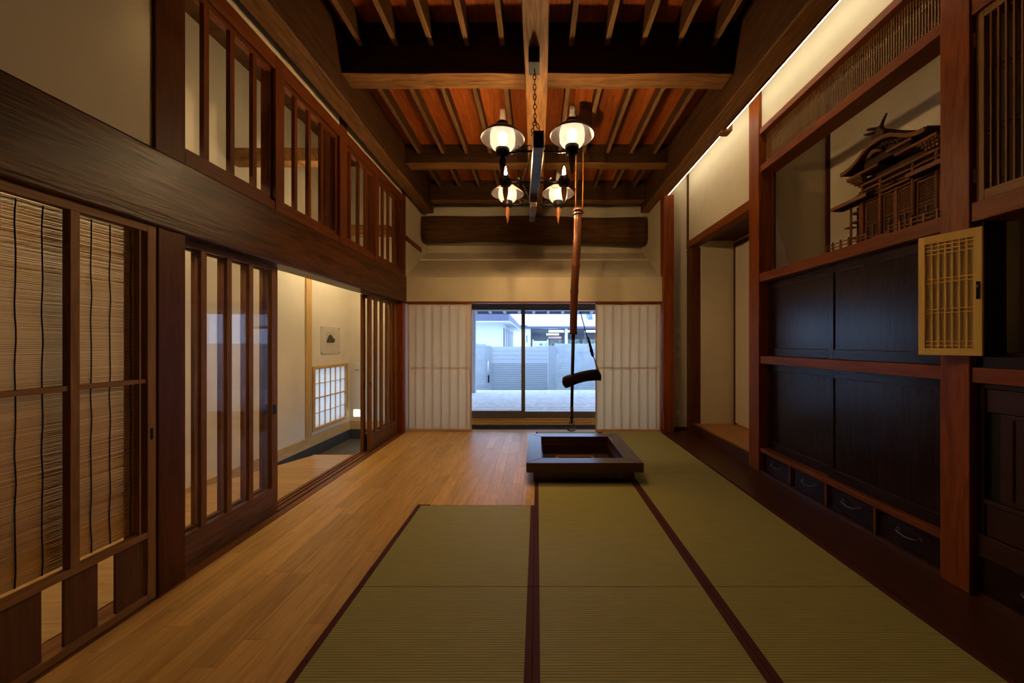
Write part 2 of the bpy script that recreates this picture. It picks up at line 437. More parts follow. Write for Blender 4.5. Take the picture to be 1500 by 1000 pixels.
# ceiling with joists and boards
ceiling = struct('ceiling', 'dark board ceiling carried by exposed joists', 'ceiling',
                 B(-3.12, 2.96, YB - 0.11, 6.1, TOP, TOP + 0.08), LOG)
def bay(y0, y1, zb, zj, bw=0.30):
    for x0, x1 in ((-1.66, -0.10), (0.08, 1.66)):
        n = max(1, round((y1-y0)/bw)) if False else 4
        w = (x1-x0)/n
        for i in range(n):
            B(x0+i*w+0.001, x0+(i+1)*w-0.001, y0, y1, zb, zb+0.02+random.uniform(0, .003)).build('board', BOARD, ceiling)
    for k in range(5):
        for xj in (-1.48 + 0.297*k, 0.286 + 0.297*k):
            underside(B(xj-0.022, xj+0.022, y0, y1, zj, zb).build('joist', SMOKED_SHADE_Y, ceiling, 0.003), JOIST)  # shade between joists is painted into their dark sides
bay(YB, 2.94, 3.96, 3.76)
bay(3.12, 4.39, 3.76, 3.645)
bay(4.57, 5.36, 3.76, 3.645)

def hewn(x0, x1, y0, y1, z0, z1, axis, n=24, amp=0.008, seed=1):
    """slightly wavering squared timber along axis"""
    r = random.Random(seed); mb = MB(); rings = []
    a0, a1 = (x0, x1) if axis == 'X' else (y0, y1)
    ph = [r.uniform(0, 6.28) for _ in range(8)]
    for i in range(n+1):
        t = i/n; a = a0+(a1-a0)*t
        d = [amp*(math.sin(t*9+ph[k])*0.6+math.sin(t*23+ph[k+4])*0.4) for k in range(4)]
        if axis == 'Y':
            rings.append([(x0+d[0], a, z0+d[1]), (x1+d[2], a, z0+d[1]*0.7), (x1+d[2], a, z1), (x0+d[0], a, z1)])
        else:
            rings.append([(a, y0+d[0], z0+d[1]), (a, y1+d[2], z0+d[1]*0.7), (a, y1+d[2], z1), (a, y0+d[0], z1)])
    vs = [p for q in rings for p in q]; fs = [(0,1,2,3), tuple(4*n+k for k in (3,2,1,0))]
    for i in range(n):
        for k in range(4):
            fs.append((4*i+k, 4*i+(k+1) % 4, 4*i+4+(k+1) % 4, 4*i+4+k))
    return mb._add(vs, fs)

underside(struct('long_beam', 'long squared ceiling beam over the slatted transoms', 'beam', hewn(-1.825, -1.655, YB, 5.62, 3.35, 4.0, 'Y', 30, 0.010, 3), SMOKED_SHADE_Y, 0.012), BEAM_C)
underside(struct('long_beam', 'long squared ceiling beam edging the cove light', 'beam', hewn(1.655, 1.83, YB, 5.62, 3.35, 4.0, 'Y', 30, 0.010, 5), SMOKED_SHADE_Y, 0.012), BEAM_C)
struct('centre_beam', 'central ceiling beam from which the chandelier hangs', 'beam', hewn(-0.10, 0.08, YB, 5.62, 3.35, 3.97, 'Y', 30, 0.006, 9), BEAM_C, 0.010)
for (y0, y1, z0, z1, nm) in ((2.94, 3.12, 3.53, 3.99, 'above the front of the chandelier'), (4.39, 4.57, 3.53, 3.80, 'behind the chandelier'),
                             (5.36, 5.52, 3.46, 3.99, 'against the end wall')):
    for x0, x1, sd in ((-1.652, -0.102, 'transom'), (0.082, 1.652, 'cove light')):
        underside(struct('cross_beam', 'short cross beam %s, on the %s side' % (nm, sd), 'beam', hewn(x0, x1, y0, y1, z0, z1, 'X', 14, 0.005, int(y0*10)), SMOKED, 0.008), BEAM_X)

# far wall: log, sloped sill, plaster
def log_beam():
    mb = MB(); n = 40; m = 16; vs = []
    r = random.Random(4)
    for i in range(n+1):
        t = i/n; x = -1.88 + t*3.665
        zc = 3.13 + 0.015*math.sin(t*5) - 0.012*t; hh = 0.205 + 0.018*t + 0.010*math.sin(t*13+1)
        for j in range(m):
            a = 2*math.pi*j/m
            cx, cz = math.cos(a), math.sin(a)
            e = 0.55
            u = math.copysign(abs(cx)**e, cx)*0.14; w = math.copysign(abs(cz)**e, cz)*hh
            vs.append((x, 5.78+u, zc+w))
    fs = [tuple(range(m)), tuple(n*m+j for j in range(m-1, -1, -1))]
    for i in range(n):
        for j in range(m):
            fs.append((i*m+j, i*m+(j+1) % m, (i+1)*m+(j+1) % m, (i+1)*m+j))
    return mb._add(vs, fs, True)
struct('log_beam', 'massive smoke-darkened log spanning the end wall above the paper screens', 'beam', log_beam(), LOG)
struct('wall_back', 'plaster end wall behind the dark log', 'wall', B(-2.05, 1.95, 5.95, 6.05, 2.5, TOP), PLASTER)
struct('wall_back_lower', 'plaster band over the paper screens with a sloped top ledge', 'wall',
       MB().prism([(5.0, 1.862), (5.0, 2.205), (5.95, 2.80), (5.95, 2.70), (5.06, 2.12), (5.06, 1.862)], 'X', -1.885, 1.79), PLASTER)
struct('trim_1', 'slender wooden head rail along the top of the paper screens', 'trim', B(-1.885, 1.79, 4.99, 5.10, 1.838, 1.862), RED_X)
struct('wall_window_head', 'plaster above the garden window', 'wall', B(-2.05, 1.95, 5.62, 5.72, 1.885, 2.62), PLASTER)
struct('wall_left_end', 'plaster return wall between transom and log', 'wall', B(-2.05, -1.885, 5.0, 6.05, -0.14, TOP), PLASTER)
struct('trim_2', 'thin brown rail on the plaster return beside the log', 'trim', B(-1.885, -1.865, 5.0, 5.64, 2.735, 2.80), RED_Y)
struct('wall_right_end', 'plaster return wall beside the corner pillar', 'wall', B(1.79, 1.94, 5.07, 6.05, -0.14, TOP), PLASTER)
struct('corner_pillar', 'brown corner pillar between the paper screen and the switches', 'pillar', B(1.785, 1.93, 4.93, 5.07, 0, 3.36), PILLAR, 0.004)
struct('wall_switch', 'narrow plaster strip carrying the light switches', 'wall', B(1.93, 2.75, 5.10, 5.16, 0, TOP), PLASTER)
struct('baseboard_right', 'short dark baseboard under the switch strip', 'baseboard', B(1.93, 2.2, 5.085, 5.10, 0, 0.045), DARKFLOOR)

# window bay: sills, flat black strip behind the track, sash
struct('floor_window', 'flat black strip between the screen track and the window sill', 'floor', B(-1.885, 1.79, 5.12, 5.42, -0.12, -0.004), DARKGAP)
struct('screen_sill', 'pale wooden track sill under the paper screens', 'sill', B(-1.885, 1.79, 4.987, 5.12, -0.06, 0.0), PALE_X)
struct('window_sill', 'stepped wooden sill of the garden window', 'sill', B(-1.885, 1.79, 5.42, 5.47, -0.06, 0.01).box(-1.885, 1.79, 5.47, 5.53, -0.06, 0.035).box(-1.885, 1.79, 5.53, 5.75, -0.06, 0.062), PALE_X)
win = thing('window_1', 'bronze framed sliding glass window facing the garden deck', 'window', (-0.05, 5.62, 0.062), None, 'structure')
B(-1.885, 1.79, 5.56, 5.70, 1.832, 1.89).build('head_frame', ALU, win)
for x0, x1, yy, rail in ((-1.88, -0.195, 5.60, 0.185), (-0.255, 1.785, 5.64, 0.165)):
    sash = B(x0, x1, yy-0.018, yy+0.018, 0.062, rail).build('sash', ALU, win)
    B(x0, x1, yy-0.018, yy+0.018, 1.80, 1.835).build('top_rail', ALU, sash)
    for a, b in ((x0, x0+0.06), (x1-0.06, x1)):
        B(a, b, yy-0.018, yy+0.018, rail, 1.80).build('stile', ALU, sash)
    B(x0+0.06, x1-0.06, yy-0.003, yy+0.003, rail, 1.80).build('pane', PANE, sash)

# paper screens
def shoji(x0, x1, label, n):
    d = thing(n, label, 'paper screen', ((x0+x1)/2, 5.035, 0), 'paper screens of the end wall', 'structure')
    z0, z1 = 0.002, 1.838
    for a, b in ((x0, x0+0.018), (x1-0.018, x1)):
        B(a, b, 5.02, 5.05, z0, z1).build('stile', PALE_Z, d)
    for a, b in ((z0, z0+0.03), (z1-0.03, z1)):
        B(x0+0.018, x1-0.018, 5.024, 5.05, a, b).build('rail', PALE_X, d)
    w = (x1-x0)/7.5
    xs = [x0 + w*(i+0.95) for i in range(7)]
    for x in xs:
        B(x-0.006, x+0.006, 5.028, 5.046, z0+0.03, z1-0.03).build('lattice_bar', PALE_Z, d)
    B(x0+0.018, x1-0.018, 5.029, 5.045, 0.90, 0.915).build('cross_bar', PALE_X, d)
    m = MB(); m._add([(x0+0.002, 5.0195, z0+0.002), (x1-0.002, 5.0195, z0+0.002), (x1-0.002, 5.0195, z1-0.002), (x0+0.002, 5.0195, z1-0.002)], [(0,1,2,3)])
    m.build('paper', PAPER, d)
shoji(-1.857, -0.945, 'closed paper screen between the garden window and the entry door post', 'door_5')
shoji(0.838, 1.772, 'closed paper screen between the garden window and the corner pillar', 'door_6')

# ------------------------------------------------------------------ left wall
big = struct('main_pillar', 'thick dark pillar between the reed-blind door and the glass doors', 'pillar', B(-2.06, XL, 1.739, 1.874, 0, 1.84), PILLAR_DK, 0.004)
struct('main_pillar_upper', 'dark pillar standing above the hewn lintel beside the transom', 'pillar', B(-2.04, XL, 1.725, 1.874, 2.218, 4.0), PILLAR_DK, 0.004)
struct('end_pillar', 'dark door post where the glass doors meet the paper screen wall', 'pillar', B(-2.06, XL, 4.90, 4.999, 0, 1.84), PILLAR, 0.004)
struct('lintel_beam', 'huge hewn dark lintel with worn grain above the sliding doors', 'beam', hewn(-2.07, -1.868, YB, 4.999, 1.842, 2.22, 'Y', 40, 0.006, 2), LINTEL, 0.012)
struct('wall_left', 'plaster wall panel above the hewn lintel', 'wall', B(-2.0, -1.90, YB, 1.725, 2.215, TOP), PLASTER)
struct('wall_left_lower', 'plaster wall below the lintel beside the viewpoint', 'wall', B(-2.0, -1.90, YB, 0.82, 0, 1.845), PLASTER)
struct('wall_left_top', 'narrow plaster strip over the slatted transoms', 'wall', B(-2.0, -1.888, 1.874, 5.0, 3.34, TOP), PLASTER)
struct('door_sill', 'grooved wooden threshold of the sliding doors', 'sill',
       B(-2.09, -1.874, YB, 1.739, -0.06, -0.004).box(-2.09, -2.055, 1.74, 4.999, -0.06, 0.002).box(-2.03, -2.015, 1.74, 4.999, -0.06, 0.002).box(-1.99, -1.955, 1.74, 4.999, -0.06, 0.002).box(-1.935, -1.874, 1.74, 4.999, -0.06, 0.002).box(-2.055, -1.9, 1.74, 4.999, -0.06, -0.010), DOORW_Y)
# transom frame rails and posts
struct('trim_3', 'lower rail of the slatted transoms lying on the lintel', 'trim', B(-1.99, -1.886, 1.874, 4.999, 2.218, 2.285), TRANS_Y, 0.003)
struct('trim_4', 'upper rail of the slatted transoms under the plaster strip', 'trim', B(-1.99, -1.882, 1.874, 4.999, 3.238, 3.34), TRANS_Y, 0.003)
struct('transom_pillar', 'tall post dividing the slatted transoms, reaching the long beam', 'pillar', B(-1.99, -1.88, 3.335, 3.462, 2.2185, 3.60), TRANS_Z, 0.003)
struct('transom_pillar', 'slim end post of the transoms at the plaster return', 'pillar', B(-1.99, -1.88, 4.885, 4.999, 2.2185, 3.50), TRANS_Z, 0.003)
struct('transom_pillar', 'slender post between the transom beside the dark pillar and its neighbour', 'pillar', B(-1.99, -1.88, 2.513, 2.60, 2.2185, 3.34), TRANS_Z, 0.003)
struct('transom_pillar', 'slender post in the middle of the transoms above the open doorway', 'pillar', B(-1.99, -1.88, 4.075, 4.155, 2.2185, 3.34), TRANS_Z, 0.003)

def transom(y0, y1, bars, label, n, extra=None):
    t = thing(n, label, 'transom window', (-1.93, (y0+y1)/2, 2.285), 'slatted transom windows', 'structure')
    z0, z1 = 2.285, 3.238
    for a, b in ((y0, y0+0.012), (y1-(0.030 if extra else 0.012), y1)):
        B(-1.945, -1.910, a, b, z0, z1).build('stile', TRANS_Z, t)
    for a, b in ((z0, z0+0.035), (z1-0.03, z1)):
        B(-1.945, -1.910, y0+0.012, y1-0.012, a, b).build('rail', TRANS_Y, t)
    for yb in bars:
        B(-1.935, -1.908, yb-0.0155, yb+0.0155, z0+0.035, z1-0.03).build('slat', TRANS_Z, t)
    if extra:
        B(-1.985, -1.95, extra-0.03, extra+0.03, z0, z1).build('rear_stile', PILLAR_DK, t)
    B(-1.930, -1.926, y0+0.012, y1-0.012, z0+0.035, z1-0.03).build('pane', PANE_T, t)
transom(1.876, 2.511, (2.017, 2.188, 2.362), 'slatted transom window beside the dark upper pillar', 'window_2')
transom(2.602, 3.333, (2.765, 2.93, 3.10), 'slatted transom window ending at the tall transom post', 'window_3', 3.25)
transom(3.464, 4.073, (3.57, 3.74, 3.90), 'slatted transom window just past the tall transom post', 'window_4')
transom(4.157, 4.883, (4.33, 4.49, 4.66), 'slatted transom window next to the plaster return', 'window_5', 4.80)

# glass sliding doors
def glass_door(y0, y1, xc, label, n, pull_y, grp, bars):
    d = thing(n, label, 'sliding door', (xc, (y0+y1)/2, 0), grp, 'structure')
    t = 0.016; z0, z1 = 0.004, 1.838
    stiles = []
    for a, b in ((y0, y0+0.06), (y1-0.06, y1)):
        stiles.append(B(xc-t, xc+t, a, b, z0, z1).build('stile', DOORW, d, 0.003))
    B(xc-t, xc+t, y0+0.06, y1-0.06, z1-0.035, z1).build('top_rail', DOORW_Y, d)
    B(xc-t, xc+t, y0+0.06, y1-0.06, z0, 0.19).build('kick_board', DOORP, d)
    for yb in bars:
        B(xc-0.008, xc+0.013, yb-0.017, yb+0.017, 0.19, z1-0.035).build('upright_bar', DOORW, d)
    B(xc-0.003, xc+0.001, y0+0.06, y1-0.06, 0.19, z1-0.035).build('pane', PANE, d)
    py = pull_y
    B(xc+t-0.002, xc+t+0.0015, py-0.014, py+0.014, 0.735, 0.805).build('pull', IRON, stiles[0 if pull_y < (y0+y1)/2 else 1])
glass_door(1.80, 2.635, -1.972, 'glazed sliding door with upright bars, front leaf beside the dark pillar', 'door_1', 2.603, 'glazed sliding doors', (1.90, 2.055, 2.225, 2.395))
glass_door(1.815, 2.645, -2.042, 'glazed sliding door with upright bars, rear leaf beside the dark pillar', 'door_2', 2.613, 'glazed sliding doors', (1.915, 2.085, 2.255, 2.43))
glass_door(4.075, 4.895, -1.972, 'glazed sliding door with upright bars, front leaf next to the end post', 'door_3', 4.107, 'glazed sliding doors', (4.24, 4.40, 4.56, 4.72))
glass_door(4.065, 4.885, -2.042, 'glazed sliding door with upright bars, rear leaf next to the end post', 'door_4', 4.097, 'glazed sliding doors', (4.26, 4.42, 4.58, 4.74))

# reed-blind door
def reed_door():
    d = thing('door_7', 'cedar sliding door with a reed blind and slatted foot', 'sliding door', (-1.905, 1.29, 0), None, 'structure')
    xa, xb = -1.928, -1.892; y0, y1 = 0.83, 1.737
    for a, b in ((y0, y0+0.04), (y1-0.04, y1)):
        st = B(xa, xb, a, b, 0.004, 1.84).build('stile', CEDAR, d, 0.003)
    B(xb-0.002, xb+0.001, 1.709, 1.721, 0.79, 0.845).build('pull', IRON, st)
    for z0, z1 in ((0.004, 0.038), (0.315, 0.345), (1.803, 1.84)):
        B(xa, xb, y0+0.04, y1-0.04, z0, z1).build('rail', CEDAR_Y, d, 0.002)
    B(xa+0.004, xb-0.008, y0+0.04, y1-0.04, 1.068, 1.088).build('thin_rail', CEDAR_Y, d)
    for yy in (1.127, 1.433):
        B(xa, xb-0.002, yy-0.014, yy+0.014, 0.345, 1.803).build('upright', CEDAR, d)
    for a in (1.58, 1.408, 1.236, 1.064, 0.892):
        B(-1.916, -1.904, a, a+0.106, 0.038, 0.315).build('foot_board', CEDAR_BD, d)
    B(-1.924, -1.898, 1.668, 1.674, 0.345, 1.803).build('edge_strip', CEDAR, d)
    mb = MB(); r = random.Random(3)
    z = 0.352
    while z < 1.808:
        h = 0.0027 + r.uniform(-0.0004, 0.0004)
        dx = r.uniform(-0.001, 0.001)
        dz = r.uniform(-0.0012, 0.0012)
        mb.bar((-1.9445+dx, y0+0.03, z), (-1.9445+dx, 1.70, z+dz), 0.003, h)
        z += 0.0040
    bl = mb.build('reed_blind', REED, d); bl['kind'] = 'stuff'
    for yy in (0.95, 1.05, 1.20, 1.299, 1.37, 1.52, 1.587, 1.668):
        path = [(-1.940 + 0.001*math.sin(k*1.7), yy + 0.0016*math.sin(k*1.1 + yy*9), 0.35 + k*(1.45/30)) for k in range(31)]
        MB().tube(path, 0.0022, 5).build('blind_cord', STRING, d)
reed_door()

# ------------------------------------------------------------------ entrance hall
hw = MB()
hw.box(XH-0.15, XH, YB, 4.60, -0.30, TOP).box(XH-0.15, XH, 5.41, 5.55, -0.30, TOP).box(XH-0.15, XH, 4.60, 5.41, -0.30, 0.12).box(XH-0.15, XH, 4.60, 5.41, 0.935, TOP)
struct('wall_hall', 'pale plaster outer wall of the entrance hall', 'wall', hw, PLASTER_HALL)
struct('wall_hall_end', 'pale plaster end wall of the entry with switches', 'wall', B(-3.1, -1.9, 5.51, 5.60, -0.30, TOP), PLASTER_HALL)
struct('baseboard_hall', 'knotty pale baseboard along the hall wall', 'baseboard', B(XH, XH+0.018, 0.0, 5.51, -0.085, 0.045), PALE_Y)
struct('baseboard_hall_end', 'pale baseboard on the entry end wall', 'baseboard', B(XH+0.018, -2.05, 5.492, 5.51, -0.085, 0.045), PALE_X)
struct('baseboard_tile', 'dark tile skirting around the sunken entry', 'baseboard', B(XH, XH+0.012, 3.05, 5.51, -0.236, -0.086).box(XH+0.012, -2.06, 5.498, 5.51, -0.236, -0.086), TILE_DK)
struct('hall_pillar', 'pale cypress pillar in the hall wall beside the low window', 'pillar', B(XH, XH+0.02, 4.455, 4.565, 0.045, TOP), PALE_Z, 0.003)
struct('hall_tie_beam', 'brown tie beam crossing the upper hall behind the transoms', 'beam', B(XH+0.001, -1.992, 3.335, 3.46, 3.00, 3.13), BEAM_C, 0.006)
struct('hall_tie_beam', 'dark tie beam high in the hall near the entry', 'beam', B(XH+0.001, -1.992, 4.70, 4.80, 2.72, 2.86), BEAM_X, 0.006)
# low paper window
lw = thing('window_6', 'low paper-paned window in pale cypress frame glowing with daylight', 'window', (XH, 5.0, 0.1), None, 'structure')
for a in ((4.58, 4.63, 0.098, 0.957), (5.385, 5.435, 0.098, 0.957)):
    B(XH-0.06, XH+0.022, *a).build('jamb', PALE_Z, lw)
for a in ((4.63, 5.385, 0.098, 0.14), (4.63, 5.385, 0.915, 0.957)):
    B(XH-0.06, XH+0.022, *a).build('rail', PALE_Y, lw)
B(XH-0.02, XH+0.012, 4.632, 5.383, 0.520, 0.534).build('meeting_rail', PALE_Y, lw)
for z in (0.325, 0.72):
    B(XH-0.012, XH+0.004, 4.632, 5.383, z-0.004, z+0.004).build('muntin', PALE_Y, lw)
for k in range(1, 6):
    yy = 4.63 + 0.755*k/6
    B(XH-0.012, XH+0.004, yy-0.004, yy+0.004, 0.14, 0.915).build('muntin', PALE_Z, lw)
for i in range(6):
    for j, (za, zb) in enumerate(((0.14, 0.321), (0.329, 0.520), (0.534, 0.716), (0.724, 0.915))):
        ya, yb = 4.63 + 0.755*i/6, 4.63 + 0.755*(i+1)/6
        MB()._add([(XH-0.0125, ya, za), (XH-0.0125, yb, za), (XH-0.0125, yb, zb), (XH-0.0125, ya, zb)], [(0,1,2,3)]).build('pane', PAPER_W, lw)
# framed print
pic = thing('picture', 'clear acrylic panel with a small dark castle print pinned to the hall wall', 'picture', (XH, 5.0, 1.1))
B(XH+0.001, XH+0.006, 4.775, 5.225, 1.115, 1.495).build('backing_sheet', plain('print_sheet', (0.62, 0.58, 0.50), 0.8), pic)
B(XH+0.0065, XH+0.0075, 4.90, 5.08, 1.235, 1.43).build('print', plain('print_paper', (0.55, 0.50, 0.42), 0.8), pic)
pr = MB()
for (a, b, z0, z1) in ((4.90, 5.07, 1.27, 1.315), (4.92, 5.06, 1.315, 1.345), (4.94, 5.04, 1.345, 1.37), (4.96, 5.02, 1.37, 1.385), (5.06, 5.10, 1.28, 1.335)):
    pr.box(XH+0.0076, XH+0.0082, a, b, z0, z1)
pr.build('castle_image', plain('print_ink', (0.05, 0.042, 0.035), 0.7, noise=0.7, nscale=70), pic)
for yy in (4.79, 5.21):
    for zz in (1.13, 1.48):
        MB().tube([(XH, yy, zz), (XH+0.014, yy, zz)], 0.008, 8).build('pin', STEEL, pic)
B(XH+0.009, XH+0.011, 4.77, 5.23, 1.11, 1.50).build('acrylic_cover', PANE, pic)

def plate(name, label, x, y, z, rockers, parent=None):
    t = thing(name, label, 'light switch', (x, y, z), None)
    B(x-0.038, x+0.038, y-0.009, y, z-0.06, z+0.06).build('cover_plate', PLATE, t, 0.003)
    for k in range(rockers):
        zz = z + 0.028 - 0.028*k*2/max(1, rockers-1) if rockers > 1 else z
        B(x-0.016, x+0.016, y-0.013, y-0.009, zz-0.017, zz+0.017).build('rocker', PLATE, t, 0.002)
    B(x-0.022, x+0.022, y-0.0105, y-0.009, z-0.056, z-0.048).build('name_strip', plain('label_strip', (0.28, 0.24, 0.18), 0.6), t)
    return t
plate('light_switch', 'white switch plate topmost in the column beside the corner pillar', 2.052, 5.10, 1.425, 1)
plate('light_switch', 'white switch plate in the middle of the column beside the corner pillar', 2.052, 5.10, 1.265, 1)
plate('light_switch', 'white switch plate lowest of the three beside the corner pillar', 2.052, 5.10, 1.09, 2)
t = plate('wall_outlet', 'white wall socket low on the strip beside the corner pillar', 2.052, 5.10, 0.235, 2); t['category'] = 'outlet'
plate('light_switch', 'white double switch on the entry end wall near the low window', -2.84, 5.51, 0.90, 2)
plate('light_switch', 'white switch on the entry end wall half hidden by the door', -2.72, 5.51, 0.90, 1)
fl = thing('foot_light', 'small square glowing foot light low on the entry wall', 'night light', (-2.83, 5.51, 0.17))
B(-2.90, -2.775, 5.497, 5.51, 0.10, 0.235).build('surround', PLATE, fl, 0.002)
B(-2.885, -2.79, 5.492, 5.497, 0.115, 0.22).build('lens', emit('foot_light_lens', (1.0, 0.86, 0.60), 3.2), fl)

# ------------------------------------------------------------------ right wall: recess, cabinets
for (y0, y1, m, lb) in ((3.425, 3.585, PILLAR, 'brown pillar between the recess and the cabinets'),
                        (1.755, 1.884, PILLAR, 'brown pillar between the cabinets and the latticed cupboard')):
    struct('right_pillar', lb, 'pillar', B(2.17, 2.30, y0, y1, 0, 4.0), m, 0.004)
struct('jamb_pillar', 'dark jamb post of the recess next to the switch strip', 'pillar', B(2.18, 2.30, 4.92, 5.10, 0, 2.62), PILLAR_DK, 0.004)
struct('jamb_trim', 'thin dark strip in the wall corner above the recess', 'trim', B(2.18, 2.205, 5.07, 5.10, 2.74, TOP), PILLAR_DK)
struct('wall_right', 'plaster panel above the recess washed by the cove light', 'wall', B(2.2, 2.30, 3.585, 5.10, 2.735, TOP), PLASTER)
struct('recess_lintel', 'brown lintel over the recess', 'lintel', B(2.175, 2.30, 3.585, 5.10, 2.635, 2.735), RED_Y, 0.004)
struct('floor_recess', 'raised orange board floor of the recess', 'floor', B(2.215, 2.95, 3.585, 4.92, 0, 0.135), wood('recess_floor', (0.36, 0.16, 0.045), (0.48, 0.24, 0.08), 'Y', 0.4))
struct('recess_sill', 'dark front edge of the recess floor', 'sill', B(2.18, 2.215, 3.585, 4.92, 0, 0.13), DARKFLOOR)
struct('wall_recess_end', 'plaster end wall inside the recess', 'wall', B(2.30, 2.95, 4.90, 5.0, 0.135, 2.9), PLASTER)
struct('wall_recess_back', 'plaster back wall of the recess', 'wall', B(2.78, 2.95, 3.50, 4.90, 0.135, 2.9), PLASTER)
struct('ceiling_recess', 'dark ceiling of the recess', 'ceiling', B(2.30, 2.78, 3.585, 4.90, 2.70, 2.76), PILLAR_DK)
fs = thing('door_8', 'plain papered sliding panel on the recess back wall', 'sliding door', (2.76, 4.3, 0.135), None, 'structure')
B(2.755, 2.778, 3.62, 4.86, 0.16, 2.60).build('papered_panel', FUSUMA, fs)
B(2.745, 2.778, 4.86, 4.885, 0.136, 2.66).build('stile', PILLAR_DK, fs)
B(2.745, 2.778, 3.60, 4.86, 2.60, 2.66).build('top_rail', PILLAR_DK, fs)
B(2.749, 2.755, 4.22, 4.26, 1.02, 1.06).build('pull', BRASS, fs)
struct('wall_pier', 'plaster pier dividing the recess from the shrine alcove', 'wall', B(2.30, 2.95, 3.43, 3.58, 0, TOP), PLASTER)

# wall band washed by cove light
struct('wall_right_band', 'plaster band over the alcove grille lit by the cove light', 'wall', B(2.2, 2.30, YB, 3.425, 3.36, TOP), PLASTER)
struct('trim_5', 'brown picture rail under the lit plaster band', 'trim', B(2.178, 2.30, 1.884, 3.425, 3.305, 3.36), RED_Y, 0.003)
struct('trim_6', 'brown rail below the alcove grille', 'trim', B(2.185, 2.34, 1.884, 3.425, 2.935, 3.0), RED_Y, 0.003)
# grille
g = thing('grille', 'long fine vertical slat grille under the ceiling above the shrine alcove', 'grille', (2.24, 2.65, 3.0))
mb = MB(); yy = 1.90
while yy < 3.42:
    mb.box(2.2355, 2.240, yy-0.0024, yy+0.0024, 3.0, 3.305); yy += 0.0162
sl = mb.build('slats', CEDAR, g); sl['kind'] = 'stuff'
for z in (3.055, 3.08, 3.20, 3.225):
    B(2.2405, 2.246, 1.885, 3.424, z-0.003, z+0.003).build('cross_strip', CEDAR_Y, g)
for a in (1.90, 3.385):
    MB().tube([(2.228, a+0.012*math.cos(t*0.5236), 3.045+0.012*math.sin(t*0.5236)) for t in range(12)], 0.0018, 6, closed=True).build('ring_pull', BRASS, g)
# alcove walls
struct('wall_alcove_back', 'plaster back wall of the shrine alcove', 'wall', B(2.855, 2.95, YB, 3.43, 0, TOP), PLASTER)
struct('trim_7', 'dark upright strip in the corner of the shrine alcove', 'trim', B(2.825, 2.855, 3.405, 3.43, 1.944, 3.6), PILLAR_DK)
struct('wall_alcove_near', 'partition between shrine alcove and latticed cupboard', 'wall', B(2.30, 2.855, 1.74, 1.80, 0, TOP), PLASTER)
struct('alcove_reveal_trim', 'dark inner edge of the alcove opening', 'trim', B(2.30, 2.325, 3.405, 3.43, 1.944, 2.935), PILLAR_DK)

# shelf, rails
shelf = tag(B(2.178, 2.855, 1.884, 3.425, 1.862, 1.944).build('shelf', RED_Y, None, 0.004), 'thick red-brown shelf carrying the wooden shrine', 'shelf')
struct('trim_8', 'brown rail between upper and lower cabinet doors', 'trim', B(2.185, 2.32, 1.884, 3.425, 1.065, 1.14), RED_Y, 0.003)
struct('trim_9', 'brown rail over the row of low drawers', 'trim', B(2.185, 2.32, 1.884, 3.425, 0.200, 0.236), RED_Y, 0.003)
struct('trim_10', 'thin dark plinth line under the low drawers', 'trim', B(2.185, 2.30, 1.884, 3.425, 0.0, 0.022), DARKFLOOR)

def cab_door(y0, y1, z0, z1, xf, label, grp, pull=None):
    d = thing('cabinet_door', label, 'cabinet door', (xf, (y0+y1)/2, z0), grp)
    s = 0.05
    for a, b in ((y0, y0+s), (y1-s, y1)):
        B(xf, xf+0.024, a, b, z0, z1).build('stile', LACQ, d, 0.002)
    for a, b in ((z0, z0+0.07), (z1-0.06, z1)):
        B(xf, xf+0.024, y0+s, y1-s, a, b).build('rail', LACQ_Y, d, 0.002)
    B(xf+0.009, xf+0.02, y0+s-0.004, y1-s+0.004, z0+0.066, z1-0.056).build('panel', LACQ, d)
    # thin bead round the panel
    for a, b, c2, e in ((y0+s, y1-s, z0+0.07, z0+0.075), (y0+s, y1-s, z1-0.065, z1-0.06)):
        B(xf+0.003, xf+0.012, a, b, c2, e).build('bead', TANSU, d)
    if pull:
        B(xf-0.0015, xf+0.002, pull-0.012, pull+0.012, z0+0.34, z0+0.43).build('pull', IRON, d)
G = 'dark lacquered cabinet doors'
cab_door(2.625, 3.422, 1.142, 1.860, 2.262, 'dark lacquered upper cabinet door next to the recess pillar, under the shelf', G)
cab_door(1.887, 2.685, 1.142, 1.860, 2.232, 'dark lacquered upper cabinet door behind the open latticed leaf', G)
cab_door(2.625, 3.422, 0.238, 1.063, 2.262, 'dark lacquered lower cabinet door next to the recess pillar', G)
cab_door(1.887, 2.685, 0.238, 1.063, 2.232, 'dark lacquered lower cabinet door next to the cupboard pillar', G, 1.915)
struct('cabinet_lining_wall', 'dark back lining inside the lacquered cabinets', 'wall', B(2.32, 2.34, 1.80, 3.43, 0.0, 1.862), DARKGAP)

ys = [1.887, 2.27, 2.655, 3.035, 3.422]
pos = ('beside the cupboard pillar', 'second from the cupboard pillar', 'second from the recess pillar', 'beside the recess pillar')
for k in range(4):
    a, b = ys[k] + 0.008, ys[k+1] - 0.008
    d = thing('drawer', 'low dark drawer with a curved pull, %s' % pos[k], 'drawer', (2.21, (a+b)/2, 0.022), 'row of low drawers')
    B(2.212, 2.315, a, b, 0.024, 0.199).build('drawer_front', LACQ_Y, d, 0.003)
    m = (a+b)/2
    path = [(2.212, m-0.062, 0.128), (2.192, m-0.058, 0.124), (2.186, m-0.04, 0.116), (2.184, m, 0.112), (2.186, m+0.04, 0.116), (2.192, m+0.058, 0.124), (2.212, m+0.062, 0.128)]
    MB().tube(path, 0.0045, 6).build('pull', PEWTER, d)
    for s in (-0.062, 0.062):
        B(2.2105, 2.2125, m+s-0.010, m+s+0.010, 0.118, 0.138).build('pull_plate', PEWTER, d)
